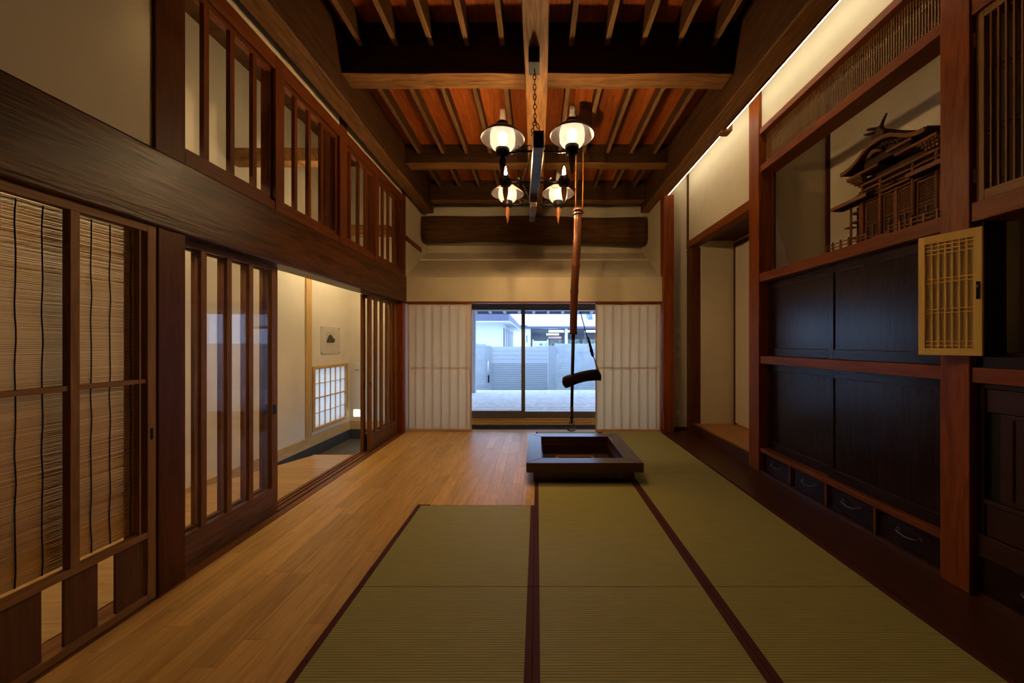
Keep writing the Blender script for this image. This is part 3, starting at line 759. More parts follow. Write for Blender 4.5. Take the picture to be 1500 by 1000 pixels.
for k in range(1, 4):
    struct('trim_%d' % (10+k), 'upright brown divider between low drawers, number %s from the cupboard pillar' % ('one', 'two', 'three')[k-1], 'trim', B(2.19, 2.315, ys[k]-0.0075, ys[k]+0.0075, 0.022, 0.200), RED_Y)

# near bay: latticed cupboard, niche, chest
struct('trim_14', 'brown beam under the latticed cupboard door', 'trim', B(2.178, 2.36, 0.9, 1.755, 1.868, 1.965), RED_Y, 0.004)
struct('trim_15', 'brown rail over the tall chest', 'trim', B(2.18, 2.36, 0.9, 1.755, 1.065, 1.14), RED_Y, 0.003)
struct('trim_16', 'brown head rail over the latticed cupboard door', 'trim', B(2.178, 2.36, 0.9, 1.755, 2.905, 3.0), RED_Y, 0.003)
struct('wall_near_upper', 'plaster above the latticed cupboard', 'wall', B(2.2, 2.30, 0.9, 1.755, 3.0, 3.36), PLASTER)
struct('wall_right_near', 'plaster wall beside the viewpoint past the cupboard', 'wall', B(2.2, 2.36, YB, 0.9, 0, 3.36), PLASTER)
struct('wall_cupboard_back', 'beige back board behind the cupboard lattice', 'wall', B(2.40, 2.42, 0.9, 1.74, 1.14, 3.0), plain('cupboard_back', (0.34, 0.29, 0.22), 0.9))
struct('trim_17', 'dark jamb inside the niche above the tall chest', 'trim', B(2.205, 2.32, 1.728, 1.754, 1.14, 1.868), LACQ)
struct('trim_18', 'dark stepped sill of the niche above the tall chest', 'trim', B(2.20, 2.40, 0.9, 1.727, 1.14, 1.195).box(2.25, 2.40, 0.9, 1.727, 1.195, 1.215), LACQ_Y)
def lattice_leaf():
    d = thing('lattice_door', 'tall brown hinged cupboard door with fine lattice above the niche', 'cupboard door', (2.2, 1.55, 1.968))
    y0, y1, z0, z1 = 1.34, 1.750, 1.968, 2.903
    for a, b in ((y0, y0+0.032), (y1-0.032, y1)):
        st = B(2.196, 2.222, a, b, z0, z1).build('stile', CEDAR, d, 0.002)
    for a, b in ((z0, z0+0.05), (z1-0.035, z1)):
        B(2.196, 2.222, y0+0.032, y1-0.032, a, b).build('rail', CEDAR_Y, d, 0.002)
    k = y1-0.032-0.022
    while k > y0+0.04:
        B(2.200, 2.212, k-0.0035, k+0.0035, z0+0.05, z1-0.035).build('lattice_bar', DOORW, d); k -= 0.0275
    for z in (2.845, 2.60, 2.575, 2.315, 2.29, 2.055):
        B(2.2125, 2.218, y0+0.032, y1-0.032, z-0.0035, z+0.0035).build('cross_bar', DOORW_Y, d)
    for z in (2.10, 2.78):
        MB().tube([(2.193, 1.7525, z-0.035), (2.193, 1.7525, z+0.035)], 0.0045, 8).build('hinge', BRASS, d)
lattice_leaf()

def open_leaf():
    p0 = Vector((2.175, 1.705)); p1 = Vector((2.085, 1.908))
    u = (p1-p0).normalized(); W = (p1-p0).length
    n = Vector((-u.y, u.x)); 
    if n.dot(Vector((-1, -1))) < 0: n = -n
    z0, z1 = 1.20, 1.832
    d = thing('open_lattice_door', 'small pale yellow latticed cupboard door standing open in front of the pillar', 'cupboard door', (2.13, 1.81, z0))
    def piece(nm, a, b, za, zb, o0, o1, mat, bev=0.0):
        c = [p0+u*a+n*o0, p0+u*b+n*o0, p0+u*b+n*o1, p0+u*a+n*o1]
        return MB().prism([(q.x, q.y) for q in c], 'Z', za, zb).build(nm, mat, d, bev)
    t = 0.011
    s1 = piece('stile', 0, 0.027, z0, z1, -t, t, YELLOW, 0.001)
    s2 = piece('stile', W-0.025, W, z0, z1, -t, t, YELLOW, 0.001)
    piece('rail', 0.027, W-0.025, z0, z0+0.036, -t, t, YELLOW); piece('rail', 0.027, W-0.025, z1-0.042, z1, -t, t, YELLOW)
    a0, a1 = 0.027, W-0.025
    for k in range(1, 7):
        a = a0+(a1-a0)*k/7
        piece('lattice_bar', a-0.0026, a+0.0026, z0+0.036, z1-0.042, 0.001, 0.007, YELLOW)
    H0, H1 = z0+0.036, z1-0.042
    for z in (H0+0.014, H0+0.036, H0+0.185, H0+0.205, H0+0.345, H0+0.365, H1-0.058, H1-0.036, H1-0.014):
        piece('cross_bar', a0, a1, z-0.0028, z+0.0028, 0.0015, 0.0078, YELLOW)
    piece('backing', a0, a1, H0, H1, -0.004, -0.002, plain('lattice_paper', (0.62, 0.50, 0.34), 0.9))
    la = piece('latch', 0.007, 0.019, 1.478, 1.565, t, t+0.003, IRON)
    piece('latch_knob', 0.010, 0.016, 1.535, 1.548, t+0.003, t+0.010, STEEL)
open_leaf()

def chest():
    d = thing('tall_chest', 'dark old chest with drawers and a recessed panel below the niche', 'chest', (2.21, 1.3, 0))
    y0, y1 = 0.9, 1.752
    B(2.235, 2.395, y0, y1, 0.20, 1.063).build('body', TANSU, d)
    B(2.205, 2.235, y1-0.028, y1, 0.21, 1.063).build('stile', LACQ, d, 0.002)
    B(2.205, 2.235, y0, y1-0.028, 1.04, 1.063).build('top_rail', TANSU, d, 0.002)
    dr = B(2.214, 2.235, y0, y1-0.030, 0.925, 1.036).build('drawer_front', TANSU, d, 0.003)
    for m in (1.53, 1.15):
        B(2.211, 2.2145, m-0.045, m+0.045, 0.955, 0.99).build('handle_plate', IRON, dr, 0.002)
        MB().tube([(2.212, m-0.04, 0.978), (2.195, m-0.036, 0.962), (2.192, m, 0.955), (2.195, m+0.036, 0.962), (2.212, m+0.04, 0.978)], 0.004, 6).build('handle', PEWTER, dr)
    B(2.225, 2.235, y1-0.075, y1-0.030, 0.50, 0.918).build('slot_dark_fill', DARKGAP, d)  # black sheet paints the darkness inside the open slot
    pn = B(2.216, 2.235, y0, y1-0.078, 0.497, 0.920).build('sliding_panel', TANSU, d, 0.003)
    B(2.212, 2.216, y1-0.130, y1-0.125, 0.52, 0.90).build('panel_bead', LACQ, pn)
    B(2.205, 2.235, y0, y1-0.028, 0.472, 0.494).build('middle_rail', TANSU, d, 0.002)
    d2 = B(2.212, 2.235, y0, y1-0.030, 0.318, 0.468).build('drawer_front', TANSU, d, 0.003)
    B(2.208, 2.213, 1.48, 1.56, 0.37, 0.41).build('handle_plate', IRON, d2, 0.002)
    B(2.20, 2.235, y0, y1-0.002, 0.205, 0.314).build('lower_rail', TANSU, d, 0.003)
chest()
nd = thing('drawer', 'low dark drawer with a curved pull under the tall chest', 'drawer', (2.21, 1.5, 0.0), 'row of low drawers')
B(2.212, 2.315, 1.30, 1.752, 0.024, 0.199).build('drawer_front', LACQ_Y, nd, 0.003)
MB().tube([(2.212, 1.462, 0.128), (2.192, 1.466, 0.124), (2.186, 1.484, 0.116), (2.184, 1.524, 0.112), (2.186, 1.564, 0.116), (2.192, 1.582, 0.124), (2.212, 1.586, 0.128)], 0.0045, 6).build('pull', PEWTER, nd)
struct('trim_19', 'dark plinth under the tall chest', 'trim', B(2.20, 2.40, 0.9, 1.753, 0.0, 0.022).box(2.318, 2.40, 0.9, 1.753, 0.022, 0.20), DARKFLOOR)

struct('wall_front', 'dark boarded wall behind the viewpoint', 'wall', B(-3.1, 2.95, YB-0.1, YB, -0.14, TOP), LOG)

# cove board and LED strip
cove = thing('cove_lamp', 'slim glowing strip lamp along the edge of the long beam above the cupboards', 'strip light', (1.86, 2.4, 3.35), None)
B(1.832, 1.845, YB, 5.10, 3.352, 3.41).build('cover_board', RED_Y, cove)
B(1.846, 1.852, 1.62, 5.08, 3.352, 3.362).build('light_strip', emit('led_strip', (1.0, 0.86, 0.62), 9.0), cove)
blk = tag(B(1.80, 1.90, 3.40, 3.50, 3.33, 3.42).build('beam_bracket', BEAM_X, None, 0.003), 'small square wooden block fixed under the long beam at the strip light', 'bracket')

# ------------------------------------------------------------------ sunken hearth
def hearth():
    h = thing('sunken_hearth', 'square sunken hearth with a broad dark wooden frame among the tatami', 'hearth', (0.427, 3.645, 0))
    x0, x1, y0, y1 = -0.098, 0.952, 3.12, 4.15; w = 0.142; z0, z1 = 0.108, 0.194
    def mitre(pts, mat):
        MB().prism(pts, 'Z', z0, z1).build('frame_board', mat, h, 0.004)
    g = 0.0008
    mitre([(x0, y0), (x1, y0), (x1-w, y0+w-g), (x0+w, y0+w-g)], HEARTHW_X)
    mitre([(x0, y1), (x0+w, y1-w+g), (x1-w, y1-w+g), (x1, y1)], HEARTHW_X)
    mitre([(x0, y0+g), (x0+w-g, y0+w), (x0+w-g, y1-w), (x0, y1-g)], HEARTHW)
    mitre([(x1, y0+g), (x1, y1-g), (x1-w+g, y1-w), (x1-w+g, y0+w)], HEARTHW)
    bx0, bx1, by0, by1 = -0.035, 0.888, 3.190, 4.10
    t = 0.05
    # base boards with a dark recessed slot at the front
    B(bx0, bx0+t, by0, by1, 0.002, z0).build('base_board', HEARTHW, h, 0.002)
    B(bx1-t, bx1, by0, by1, 0.002, z0).build('base_board', HEARTHW, h, 0.002)
    B(bx0+t, bx1-t, by1-t, by1, 0.002, z0).build('base_board', HEARTHW_X, h, 0.002)
    f = B(bx0+t, bx1-t, by0+0.02, by0+t, 0.002, z0).build('base_board', HEARTHW_X, h, 0.002)
    for a, b in ((bx0+t, bx0+0.16), (bx1-0.16, bx1-t)):
        B(a, b, by0, by0+0.018, 0.002, z0).build('base_cheek', HEARTHW_X, f, 0.002)
    # inner rim and pit
    B(0.05, 0.805, 3.26, 4.01, -0.02, 0.0).build('pit_floor', plain('hearth_lining', (0.035, 0.022, 0.016), 0.7, noise=0.3, nscale=30), h)
    for q in ((0.044, 0.06, 3.262, 4.008), (0.794, 0.81, 3.262, 4.008)):
        B(*q, 0.0, z0).build('pit_wall', TANSU, h)
    for q in ((0.06, 0.794, 3.262, 3.278), (0.06, 0.794, 3.992, 4.008)):
        B(*q, 0.0, z0).build('pit_wall', TANSU, h)
    a, b, c2, e, ww = 0.20, 0.62, 3.42, 3.86, 0.035
    for q in ((a, b, c2, c2+ww), (a, b, e-ww, e), (a, a+ww, c2+ww, e-ww), (b-ww, b, c2+ww, e-ww)):
        B(*q, 0.0, 0.025).build('ash_box_rim', wood('ash_rim', (0.20, 0.085, 0.03), (0.32, 0.15, 0.05), 'X', 0.4), h, 0.002)
    B(a+ww, b-ww, c2+ww, e-ww, 0.0, 0.006).build('ash_bed', plain('ash', (0.03, 0.022, 0.02), 0.9), h)
hearth()

# ------------------------------------------------------------------ pot hook over the hearth
def pot_hook():
    X, Y = 0.42, 3.64
    k = thing('pot_hook', 'old bamboo hearth hook with a carved fish-shaped lever hanging over the hearth', 'pot hook', (0.38, Y, 0.37))
    # ceiling hanger block
    hb = MB().prism([(X-0.05, 3.40), (X+0.02, 3.36), (X+0.13, 3.40), (X+0.14, 3.60), (X+0.10, 3.69), (X+0.02, 3.66), (X+0.0, 3.60), (X-0.09, 3.62), (X-0.11, 3.55), (X-0.03, 3.53), (X-0.02, 3.46)], 'Y', Y-0.06, Y+0.06)
    hb.box(X+0.02, X+0.10, Y-0.03, Y+0.03, 3.64, 3.765)
    hb.build('hanger_block', FISH, k, 0.01)
    for dx, z1 in ((-0.018, 3.40), (0.052, 3.40)):
        MB().tube([(X+dx, Y, 2.64), (X+dx*1.1, Y, 3.0), (X+dx+0.01, Y, z1)], 0.0075, 8).build('hanging_rod', DOORW, k)
    xt, xb, zt, zb = 0.424, 0.372, 2.672, 1.352
    path = []; rs = []
    nodes = (0.015, 0.27, 0.455, 0.66, 0.985)
    for i in range(61):
        t = i/60; x = xt+(xb-xt)*t + 0.004*math.sin(t*7); z = zt+(zb-zt)*t
        r = 0.041 - 0.004*abs(t-0.5)
        for q in nodes:
            if abs(t-q) < 0.012: r += 0.0035
        path.append((x, Y, z)); rs.append(r)
    tb = MB().tube(path, rs, 20).build('bamboo_tube', BAMBOO, k)
    for z, rr in ((2.635, 0.048), (2.60, 0.047)):
        MB().tube([(0.421+rr*math.cos(t*math.pi/12), Y+rr*math.sin(t*math.pi/12), z) for t in range(24)], 0.005, 6, closed=True).build('binding', IRON, tb)
    MB().tube([(xt-0.055, Y, 2.615), (xt+0.06, Y, 2.62)], 0.009, 8).build('peg', DOORW, tb)
    MB().tube([(xb+0.004, Y, 1.36), (0.366, Y, 0.95), (0.360, Y, 0.60)], [0.019, 0.018, 0.016], 10).build('inner_rod', FISH, k)
    MB().tube([(0.360, Y, 0.605), (0.359, Y, 0.52)], [0.019, 0.016], 10).build('rod_ferrule', TAILW, k)
    MB().lathe([(0.003, 0.525), (0.012, 0.51), (0.02, 0.49), (0.012, 0.468), (0.008, 0.45), (0.014, 0.435), (0.004, 0.42)], (0.359, Y), 12).build('swivel', IRON, k)
    MB().tube([(0.337, Y, 0.415), (0.337, Y, 0.452), (0.381, Y, 0.452), (0.381, Y, 0.415)], 0.005, 6).build('shackle', IRON, k)
    hk = [(0.381, Y, 0.43), (0.383, Y, 0.405)]
    for i in range(0, 13):
        a = math.radians(25 - i*17.5)
        hk.append((0.355 + 0.044*math.cos(a), Y, 0.385 + 0.034*math.sin(a)))
    hk.append((0.300, Y, 0.388))
    MB().tube(hk, [0.008]*2 + [0.0085]*13 + [0.005], 8).build('hook', STEEL, k)
    # carved fish lever
    mb = MB(); n = 26; m = 14; vs = []
    pts = []
    for i in range(n+1):
        t = i/n
        x = 0.262 + t*0.402
        z = 0.845 + 0.088*math.sin(t*1.75) + 0.0*t
        hh = 0.056 - 0.008*math.sin(t*math.pi)
        if t < 0.2: hh = 0.052*math.sqrt(max(0.02, 1-((0.2-t)/0.2)**2*0.55)) + 0.010*(0.2-t)/0.2
        if t > 0.85: hh = 0.043 + 0.012*math.sin((t-0.85)/0.15*math.pi*0.75)
        e = 1.0
        if t < 0.04: e = 0.35 + 0.65*t/0.04
        if t > 0.96: e = 0.35 + 0.65*(1-t)/0.04
        pts.append((x, z, hh*e*1.15))
    for i, (x, z, hh) in enumerate(pts):
        for j in range(m):
            a = 2*math.pi*j/m
            vs.append((x - 0.25*hh*math.sin(a), Y+0.028*math.cos(a)*min(1, hh/0.04), z+hh*math.sin(a)))
    fs = [tuple(range(m)), tuple(n*m+j for j in range(m-1, -1, -1))]
    for i in range(n):
        for j in range(m):
            fs.append((i*m+j, i*m+(j+1) % m, (i+1)*m+(j+1) % m, (i+1)*m+j))
    mb._add(vs, fs, True); lv = mb.build('fish_lever', FISH, k)
    MB().tube([(0.630+0.012*math.cos(t*0.6283), Y, 0.985+0.012*math.sin(t*0.6283)) for t in range(10)], 0.003, 6, closed=True).build('eye_ring', STEEL, lv)
    cp = [(0.446, Y-0.03, 1.585), (0.47, Y-0.02, 1.50), (0.51, Y, 1.36), (0.545, Y, 1.26), (0.575, Y, 1.16), (0.60, Y, 1.08), (0.628, Y, 0.995)]
    cd = MB().tube(cp, 0.0055, 7).build('lever_cord', IRON, k)
    MB().tube([(0.522, Y, 1.335), (0.54, Y, 1.28), (0.556, Y, 1.22), (0.568, Y, 1.17), (0.578, Y, 1.12)], [0.007, 0.013, 0.014, 0.015, 0.007], 8).build('cord_knot', IRON, cd)
    for q in (1.15, 1.185, 1.30):
        MB().tube([(0.572-(q-1.16)*0.32+0.016*math.cos(t*0.6283), Y, q+0.02*math.sin(t*0.6283)) for t in range(10)], 0.004, 6, closed=True).build('cord_loop', IRON, cd)
pot_hook()

# ------------------------------------------------------------------ chandelier
def bulb_mat():
    return emit('lamp_bulb', (1.0, 0.84, 0.62), 6.0)
BULB = bulb_mat()
CANDLE = emit('candle_bulb', (1.0, 0.64, 0.29), 1800.0)
def frosted():
    m = bpy.data.materials.new('frosted_globe'); m.use_nodes = True
    nt = m.node_tree; N, L = nt.nodes, nt.links
    for n in list(N): N.remove(n)
    out = N.new('ShaderNodeOutputMaterial')
    tl = N.new('ShaderNodeBsdfTranslucent'); tl.inputs[0].default_value = (0.95, 0.90, 0.82, 1)
    df = N.new('ShaderNodeBsdfDiffuse'); df.inputs[0].default_value = (0.85, 0.80, 0.72, 1)
    tr = N.new('ShaderNodeBsdfTransparent')
    m1 = N.new('ShaderNodeMixShader'); m1.inputs[0].default_value = 0.8
    L.new(df.outputs[0], m1.inputs[1]); L.new(tl.outputs[0], m1.inputs[2])
    m2 = N.new('ShaderNodeMixShader'); m2.inputs[0].default_value = 0.12
    L.new(m1.outputs[0], m2.inputs[1]); L.new(tr.outputs[0], m2.inputs[2]); L.new(m2.outputs[0], out.inputs[0])
    return m
FROST = frosted()

def chandelier():
    R = thing('chandelier', 'black beam chandelier with shaded oil-style lamps and bare candle bulbs hanging on chain', 'chandelier', (-0.02, 3.2, 2.66))
    def cx(y): return 0.010 - 0.047*(y-2.5)
    # yoke bar (side profile extruded), rotated by shear along its run
    def slab(nm, prof, hw, mat):
        mb = MB(); n = len(prof); vs = []
        for s in (-1, 1):
            for (yy, zz) in prof: vs.append((cx(yy)+s*hw, yy, zz))
        fs = [tuple(range(n)), tuple(range(2*n-1, n-1, -1))] + [(i, i+n, (i+1) % n+n, (i+1) % n) for i in range(n)]
        mb._add(vs, fs); return mb.build(nm, mat, R, 0.005)
    prof = [(2.50, 2.66), (2.50, 2.785), (3.05, 2.80), (3.70, 2.785), (3.75, 2.74), (3.75, 2.66), (3.45, 2.665), (3.42, 2.69), (3.20, 2.69), (3.17, 2.665), (2.90, 2.675), (2.62, 2.672)]
    slab('yoke_bar', prof, 0.039, IRONW)
    slab('yoke_end', [(3.752, 2.67), (3.752, 2.73), (3.95, 2.72), (4.0, 2.69), (4.0, 2.65), (3.9, 2.64)], 0.032, IRONW)
    slab('yoke_underblock', [(3.46, 2.61), (3.46, 2.664), (3.72, 2.659), (3.72, 2.61)], 0.030, IRONW)
    B(-0.062, 0.018, 2.45, 2.58, 3.235, 3.348).build('ceiling_box', IRON, R, 0.006)
    def chain(pts, nm='chain', rr=0.012, wire=0.0032):
        mb = MB(); pts = [Vector(p) for p in pts]
        i = 0
        for a, b in zip(pts, pts[1:]):
            d = b-a; L_ = d.length; nn = max(1, round(L_/(rr*2.6)))
            d.normalize()
            s = d.cross(Vector((0, 1, 0.1))).normalized(); q = d.cross(s)
            for k in range(nn):
                c2 = a + d*(L_*(k+0.5)/nn); side = s if i % 2 else q; i += 1
                mb.tube([c2 + d*(rr*1.7*math.cos(t*math.pi/5)) + side*(rr*0.85*math.sin(t*math.pi/5)) for t in range(10)], wire, 5, closed=True)
        return mb.build(nm, IRON, R)
    chain([(-0.02, 2.52, 3.235), (-0.016, 2.60, 2.93)])
    chain([(-0.016, 2.60, 2.93), (cx(2.6)-0.046, 2.56, 2.78)]); chain([(-0.016, 2.60, 2.93), (cx(2.6)+0.046, 2.64, 2.78)])
    chain([(-0.02, 3.62, 3.36), (cx(3.6)-0.12, 3.64, 2.95), (cx(3.6)-0.05, 3.66, 2.79)])
    for (yy, cz, shaded) in ((2.70, 2.745, True), (3.20, 2.735, False), (3.70, 2.735, True)):
        for s in (-1, 1):
            x = cx(yy)+s*0.268; z = cz + (0.012*s if yy < 3 else 0.0)
            arm = MB().tube([(cx(yy)+s*0.03, yy, cz), (cx(yy)+s*0.15, yy, cz-0.004), (x, yy, z-0.01)], 0.0085, 8).build('arm', IRON, R)
            sc = [(cx(yy)+s*(0.04+0.012*t) , yy-0.01, cz+0.02+0.02*math.sin(t*0.8)) for t in range(10)]
            MB().tube(sc, 0.004, 5).build('scroll', IRON, arm)
            dark = (yy < 3)
            cup = MB().lathe([(0.012, z-0.035), (0.045, z-0.030), (0.054, z-0.012), (0.054, z+0.026), (0.046, z+0.030), (0.01, z+0.028)], (x, yy), 24, cap0=True, cap1=True).build('lamp_cup', IRON, R)
            MB().lathe([(0.020, z-0.034), (0.027, z-0.06), (0.025, z-0.10), (0.013, z-0.16), (0.006, z-0.185), (0.002, z-0.20)], (x, yy), 14, cap0=True, cap1=True).build('finial', TAILD if dark else TAILW, cup)
            MB().tube([(x, yy, z-0.19), (x, yy, z-0.225)], 0.003, 6).build('finial_tip', IRON, cup)
            if shaded:
                pw = 1.2 if yy > 3 else 0.5
                lamp_spot('lamp_glow', (x, yy, z-0.042), True, LAMP_DOWN*pw, R)
                MB().lathe([(0.050, z+0.030), (0.078, z+0.038), (0.095, z+0.065), (0.098, z+0.11), (0.094, z+0.15), (0.080, z+0.185), (0.052, z+0.195)], (x, yy), 28).build('glass_globe', FROST, cup)
                MB().lathe([(0.0012, z+0.055), (0.02, z+0.06), (0.036, z+0.085), (0.040, z+0.11), (0.034, z+0.14), (0.015, z+0.158), (0.0012, z+0.16)], (x, yy), 18).build('bulb', BULB, cup)
                MB().lathe([(0.168, z+0.104), (0.172, z+0.108), (0.120, z+0.155), (0.056, z+0.198), (0.048, z+0.205), (0.050, z+0.195), (0.118, z+0.148), (0.166, z+0.103)], (x, yy), 36).build('shade', SHADE, cup)
                MB().lathe([(0.030, z+0.205), (0.047, z+0.205), (0.045, z+0.228), (0.028, z+0.232)], (x, yy), 22).build('collar', IRON, cup)
                MB().lathe([(0.026, z+0.20), (0.026, z+0.235), (0.021, z+0.30), (0.022, z+0.325), (0.0185, z+0.325), (0.0175, z+0.30), (0.0225, z+0.235), (0.0225, z+0.20)], (x, yy), 18).build('chimney', CLEAR, cup)
            else:
                MB().lathe([(0.040, z+0.030), (0.042, z+0.05), (0.036, z+0.055), (0.012, z+0.056)], (x, yy), 18).build('candle_socket', IRON, cup)
                MB().lathe([(0.034, z+0.05), (0.040, z+0.075), (0.034, z+0.11), (0.026, z+0.16), (0.0245, z+0.16), (0.0325, z+0.11), (0.0385, z+0.075), (0.0325, z+0.05)], (x, yy), 18).build('chimney', PANE, cup)
                MB().lathe([(0.001, z+0.058), (0.010, z+0.065), (0.014, z+0.085), (0.010, z+0.115), (0.004, z+0.135), (0.001, z+0.142)], (x, yy), 14).build('candle_bulb', CANDLE, cup)
def lamp_spot(name, loc, down, power, parent):
    d = bpy.data.lights.new(name, 'SPOT'); d.energy = power; d.color = (1.0, 0.62, 0.27)
    d.spot_size = math.radians(178); d.spot_blend = 0.45; d.shadow_soft_size = 0.05
    o = bpy.data.objects.new(name, d); COL.objects.link(o); o.parent = parent
    o.location = Vector(loc) - wloc(parent); o.rotation_euler = (0 if down else math.pi, 0, 0)
chandelier()

# ------------------------------------------------------------------ carved shrine
def shrine():
    T = thing('wooden_shrine', 'carved wooden miniature shrine with a curved gable on the alcove shelf', 'shrine', (2.55, 2.39, 1.944))
    YC = 2.39
    zb = 1.945
    def both(fn):
        for s in (1, -1): fn(s)
    B(2.31, 2.82, 1.97, 2.83, zb, zb+0.028).build('platform', SHRINE, T, 0.003)
    B(2.40, 2.80, 2.09, 2.69, zb+0.028, zb+0.05).build('upper_step', SHRINE, T, 0.002)
    zf = zb+0.05
    # main body box, dark
    B(2.475, 2.78, 2.125, 2.655, zf, 2.50).build('body', SHRINE_DK, T)
    # wing bodies
    for s in (1, -1):
        c0 = YC + s*0.30
        B(2.50, 2.76, c0-0.045, c0+0.045, zf-0.02, 2.32).build('wing_body', SHRINE_DK, T)
        for yy in (c0-0.035*s, c0+0.045*s):
            MB().tube([(2.455, yy, zf-0.02), (2.455, yy, 2.33)], 0.008, 10).build('wing_post', SHRINE, T)
        for z in (2.08, 2.20, 2.27):
            B(2.452, 2.50, c0-0.048, c0+0.048, z-0.006, z+0.006).build('wing_beam', SHRINE, T)
        B(2.44, 2.50, c0+s*0.045, c0+s*0.085, 2.165, 2.175).build('beam_nose', SHRINE, T)
    # pillars
    for yy in (2.63, 2.494, 2.277, 2.141):
        p = MB().tube([(2.45, yy, zf), (2.45, yy, 2.455)], 0.0115, 12).build('pillar', SHRINE, T)
        B(2.436, 2.464, yy-0.014, yy+0.014, zf, zf+0.012).build('pillar_shoe', SHRINE, p)
    B(2.452, 2.47, YC-0.007, YC+0.007, zf, 2.33).build('centre_stile', SHRINE, T)
    # beams between pillars
    for z, h, x in ((2.447, 0.016, 2.436), (2.405, 0.010, 2.442), (2.345, 0.014, 2.440), (2.315, 0.008, 2.444)):
        B(x, 2.47, 2.12, 2.655, z-h/2, z+h/2).build('tie_rail', SHRINE, T)
    for (a, b) in ((2.506, 2.618), (2.40, 2.482), (2.289, 2.382), (2.153, 2.265)):
        # door leaf: lattice above, panel below
        leaf = B(2.464, 2.476, a, b, zf, 2.305).build('door_leaf', SHRINE_DK, T)
        m = (a+b)/2
        for z in (2.135, 2.155, zf+0.010, zf+0.055, 2.30):
            B(2.457, 2.466, a, b, z-0.004, z+0.004).build('leaf_rail', SHRINE, leaf)
        B(2.457, 2.466, m-0.004, m+0.004, zf+0.014, 2.131).build('leaf_mullion', SHRINE, leaf)
        for q in (a+0.005, b-0.005):
            B(2.457, 2.466, q-0.005, q+0.005, zf, 2.305).build('leaf_stile', SHRINE, leaf)
        lt = MB(); k = 0
        w = b-a; z0, z1 = 2.16, 2.296
        nn = 9
        for i in range(-nn, nn):
            # diagonal hatch clipped to the leaf
            for sg in (1, -1):
                pts = []
                c2 = a + w*i/nn*1.6
                for t in range(0, 21):
                    z = z0+(z1-z0)*t/20; yq = (c2 + (z-z0)) if sg == 1 else (a+b-(c2 + (z-z0)))
                    if a+0.008 <= yq <= b-0.008: pts.append((yq, z))
                if len(pts) > 1:
                    lt.bar((2.462, pts[0][0], pts[0][1]), (2.462, pts[-1][0], pts[-1][1]), 0.0022, 0.003, (1, 0, 0))
        lt.build('diamond_lattice', SHRINE, leaf)
        cv = MB()
        for i in range(7):
            cv.tube([(2.452, a+w*(i+0.2)/7, 2.365), (2.449, a+w*(i+0.5)/7, 2.385+0.008*(i % 2)), (2.452, a+w*(i+0.8)/7, 2.370)], 0.006, 6)
        cv.build('carved_frieze', SHRINE, T)
    # stepped brackets under the eave
    for side in (1, -1):
        for tier, (x, z, n) in enumerate(((2.430, 2.468, 4), (2.415, 2.484, 5), (2.398, 2.500, 6))):
            for i in range(n):
                yy = YC + side*(0.235 - (i-n/2)*0.020)
                B(x-0.012, x+0.03, yy-0.0065, yy+0.0065, z-0.007, z+0.007).build('bracket_block', SHRINE, T)
        a, b = sorted((YC+side*0.055, YC+side*0.305))
        B(2.38, 2.40, a, b, 2.508, 2.524).build('eave_fascia', SHRINE, T)
        B(2.40, 2.48, a, b, 2.512, 2.520).build('eave_soffit', SHRINE_DK, T)
    # curved gable roof (karahafu) extruded towards the back
    half = [(0.0, 2.662), (0.045, 2.658), (0.085, 2.645), (0.12, 2.622), (0.155, 2.597), (0.19, 2.577), (0.23, 2.562), (0.265, 2.556), (0.292, 2.556)]
    prof = [(YC+u, z) for u, z in reversed(half)] + [(YC-u, z) for u, z in half[1:]]
    def sheet(nm, x0, x1, dz0, dz1, mat, grow0=0.0, grow1=0.0, lift=0.0):
        mb = MB(); n = len(prof); vs = []
        for x, gr, lf in ((x0, grow0, 0.0), (x1, grow1, lift)):
            for dz in (dz0, dz1):
                for (yy, z) in prof: vs.append((x, YC+(yy-YC)*(1+gr), z+dz+lf))
        def I(a, b, i): return (a*2+b)*n+i
        fs = []
        for i in range(n-1):
            fs.append((I(0,1,i), I(0,1,i+1), I(1,1,i+1), I(1,1,i)))
            fs.append((I(0,0,i), I(1,0,i), I(1,0,i+1), I(0,0,i+1)))
            fs.append((I(0,0,i), I(0,0,i+1), I(0,1,i+1), I(0,1,i)))
            fs.append((I(1,0,i), I(1,1,i), I(1,1,i+1), I(1,0,i+1)))
        for i in (0, n-1):
            fs.append((I(0,0,i), I(0,1,i), I(1,1,i), I(1,0,i)))
        mb._add(vs, fs, False); return mb.build(nm, mat, T)
    sheet('bargeboard', 2.322, 2.340, -0.020, 0.006, SHRINE)
    rf = sheet('curved_roof', 2.342, 2.80, -0.004, 0.012, SHRINE_DK, 0.0, 0.08)
    for i in range(-11, 12):
        u = abs(i)*0.026
        z = None
        for (u0, za), (u1, zc) in zip(half, half[1:]):
            if u0 <= u <= u1: z = za+(zc-za)*(u-u0)/(u1-u0)
        if z is None: continue
        B(2.345, 2.46, YC+math.copysign(u, i)-0.004, YC+math.copysign(u, i)+0.004, z-0.018, z-0.0045).build('rafter', SHRINE_DK, rf)
    # gable carving
    gc = MB()
    for i in range(9):
        t = i/8*2-1
        gc.tube([(2.37, YC+t*0.11-0.014, 2.575+0.03*(1-abs(t))), (2.362, YC+t*0.11, 2.60+0.035*(1-abs(t))), (2.37, YC+t*0.11+0.014, 2.58+0.03*(1-abs(t)))], 0.009, 6)
    gc.box(2.385, 2.395, YC-0.16, YC+0.16, 2.53, 2.62); gc.build('gable_carving', SHRINE_DK, T)
    B(2.352, 2.372, YC-0.19, YC-0.03, 2.545, 2.560).build('gable_beam', SHRINE, T)
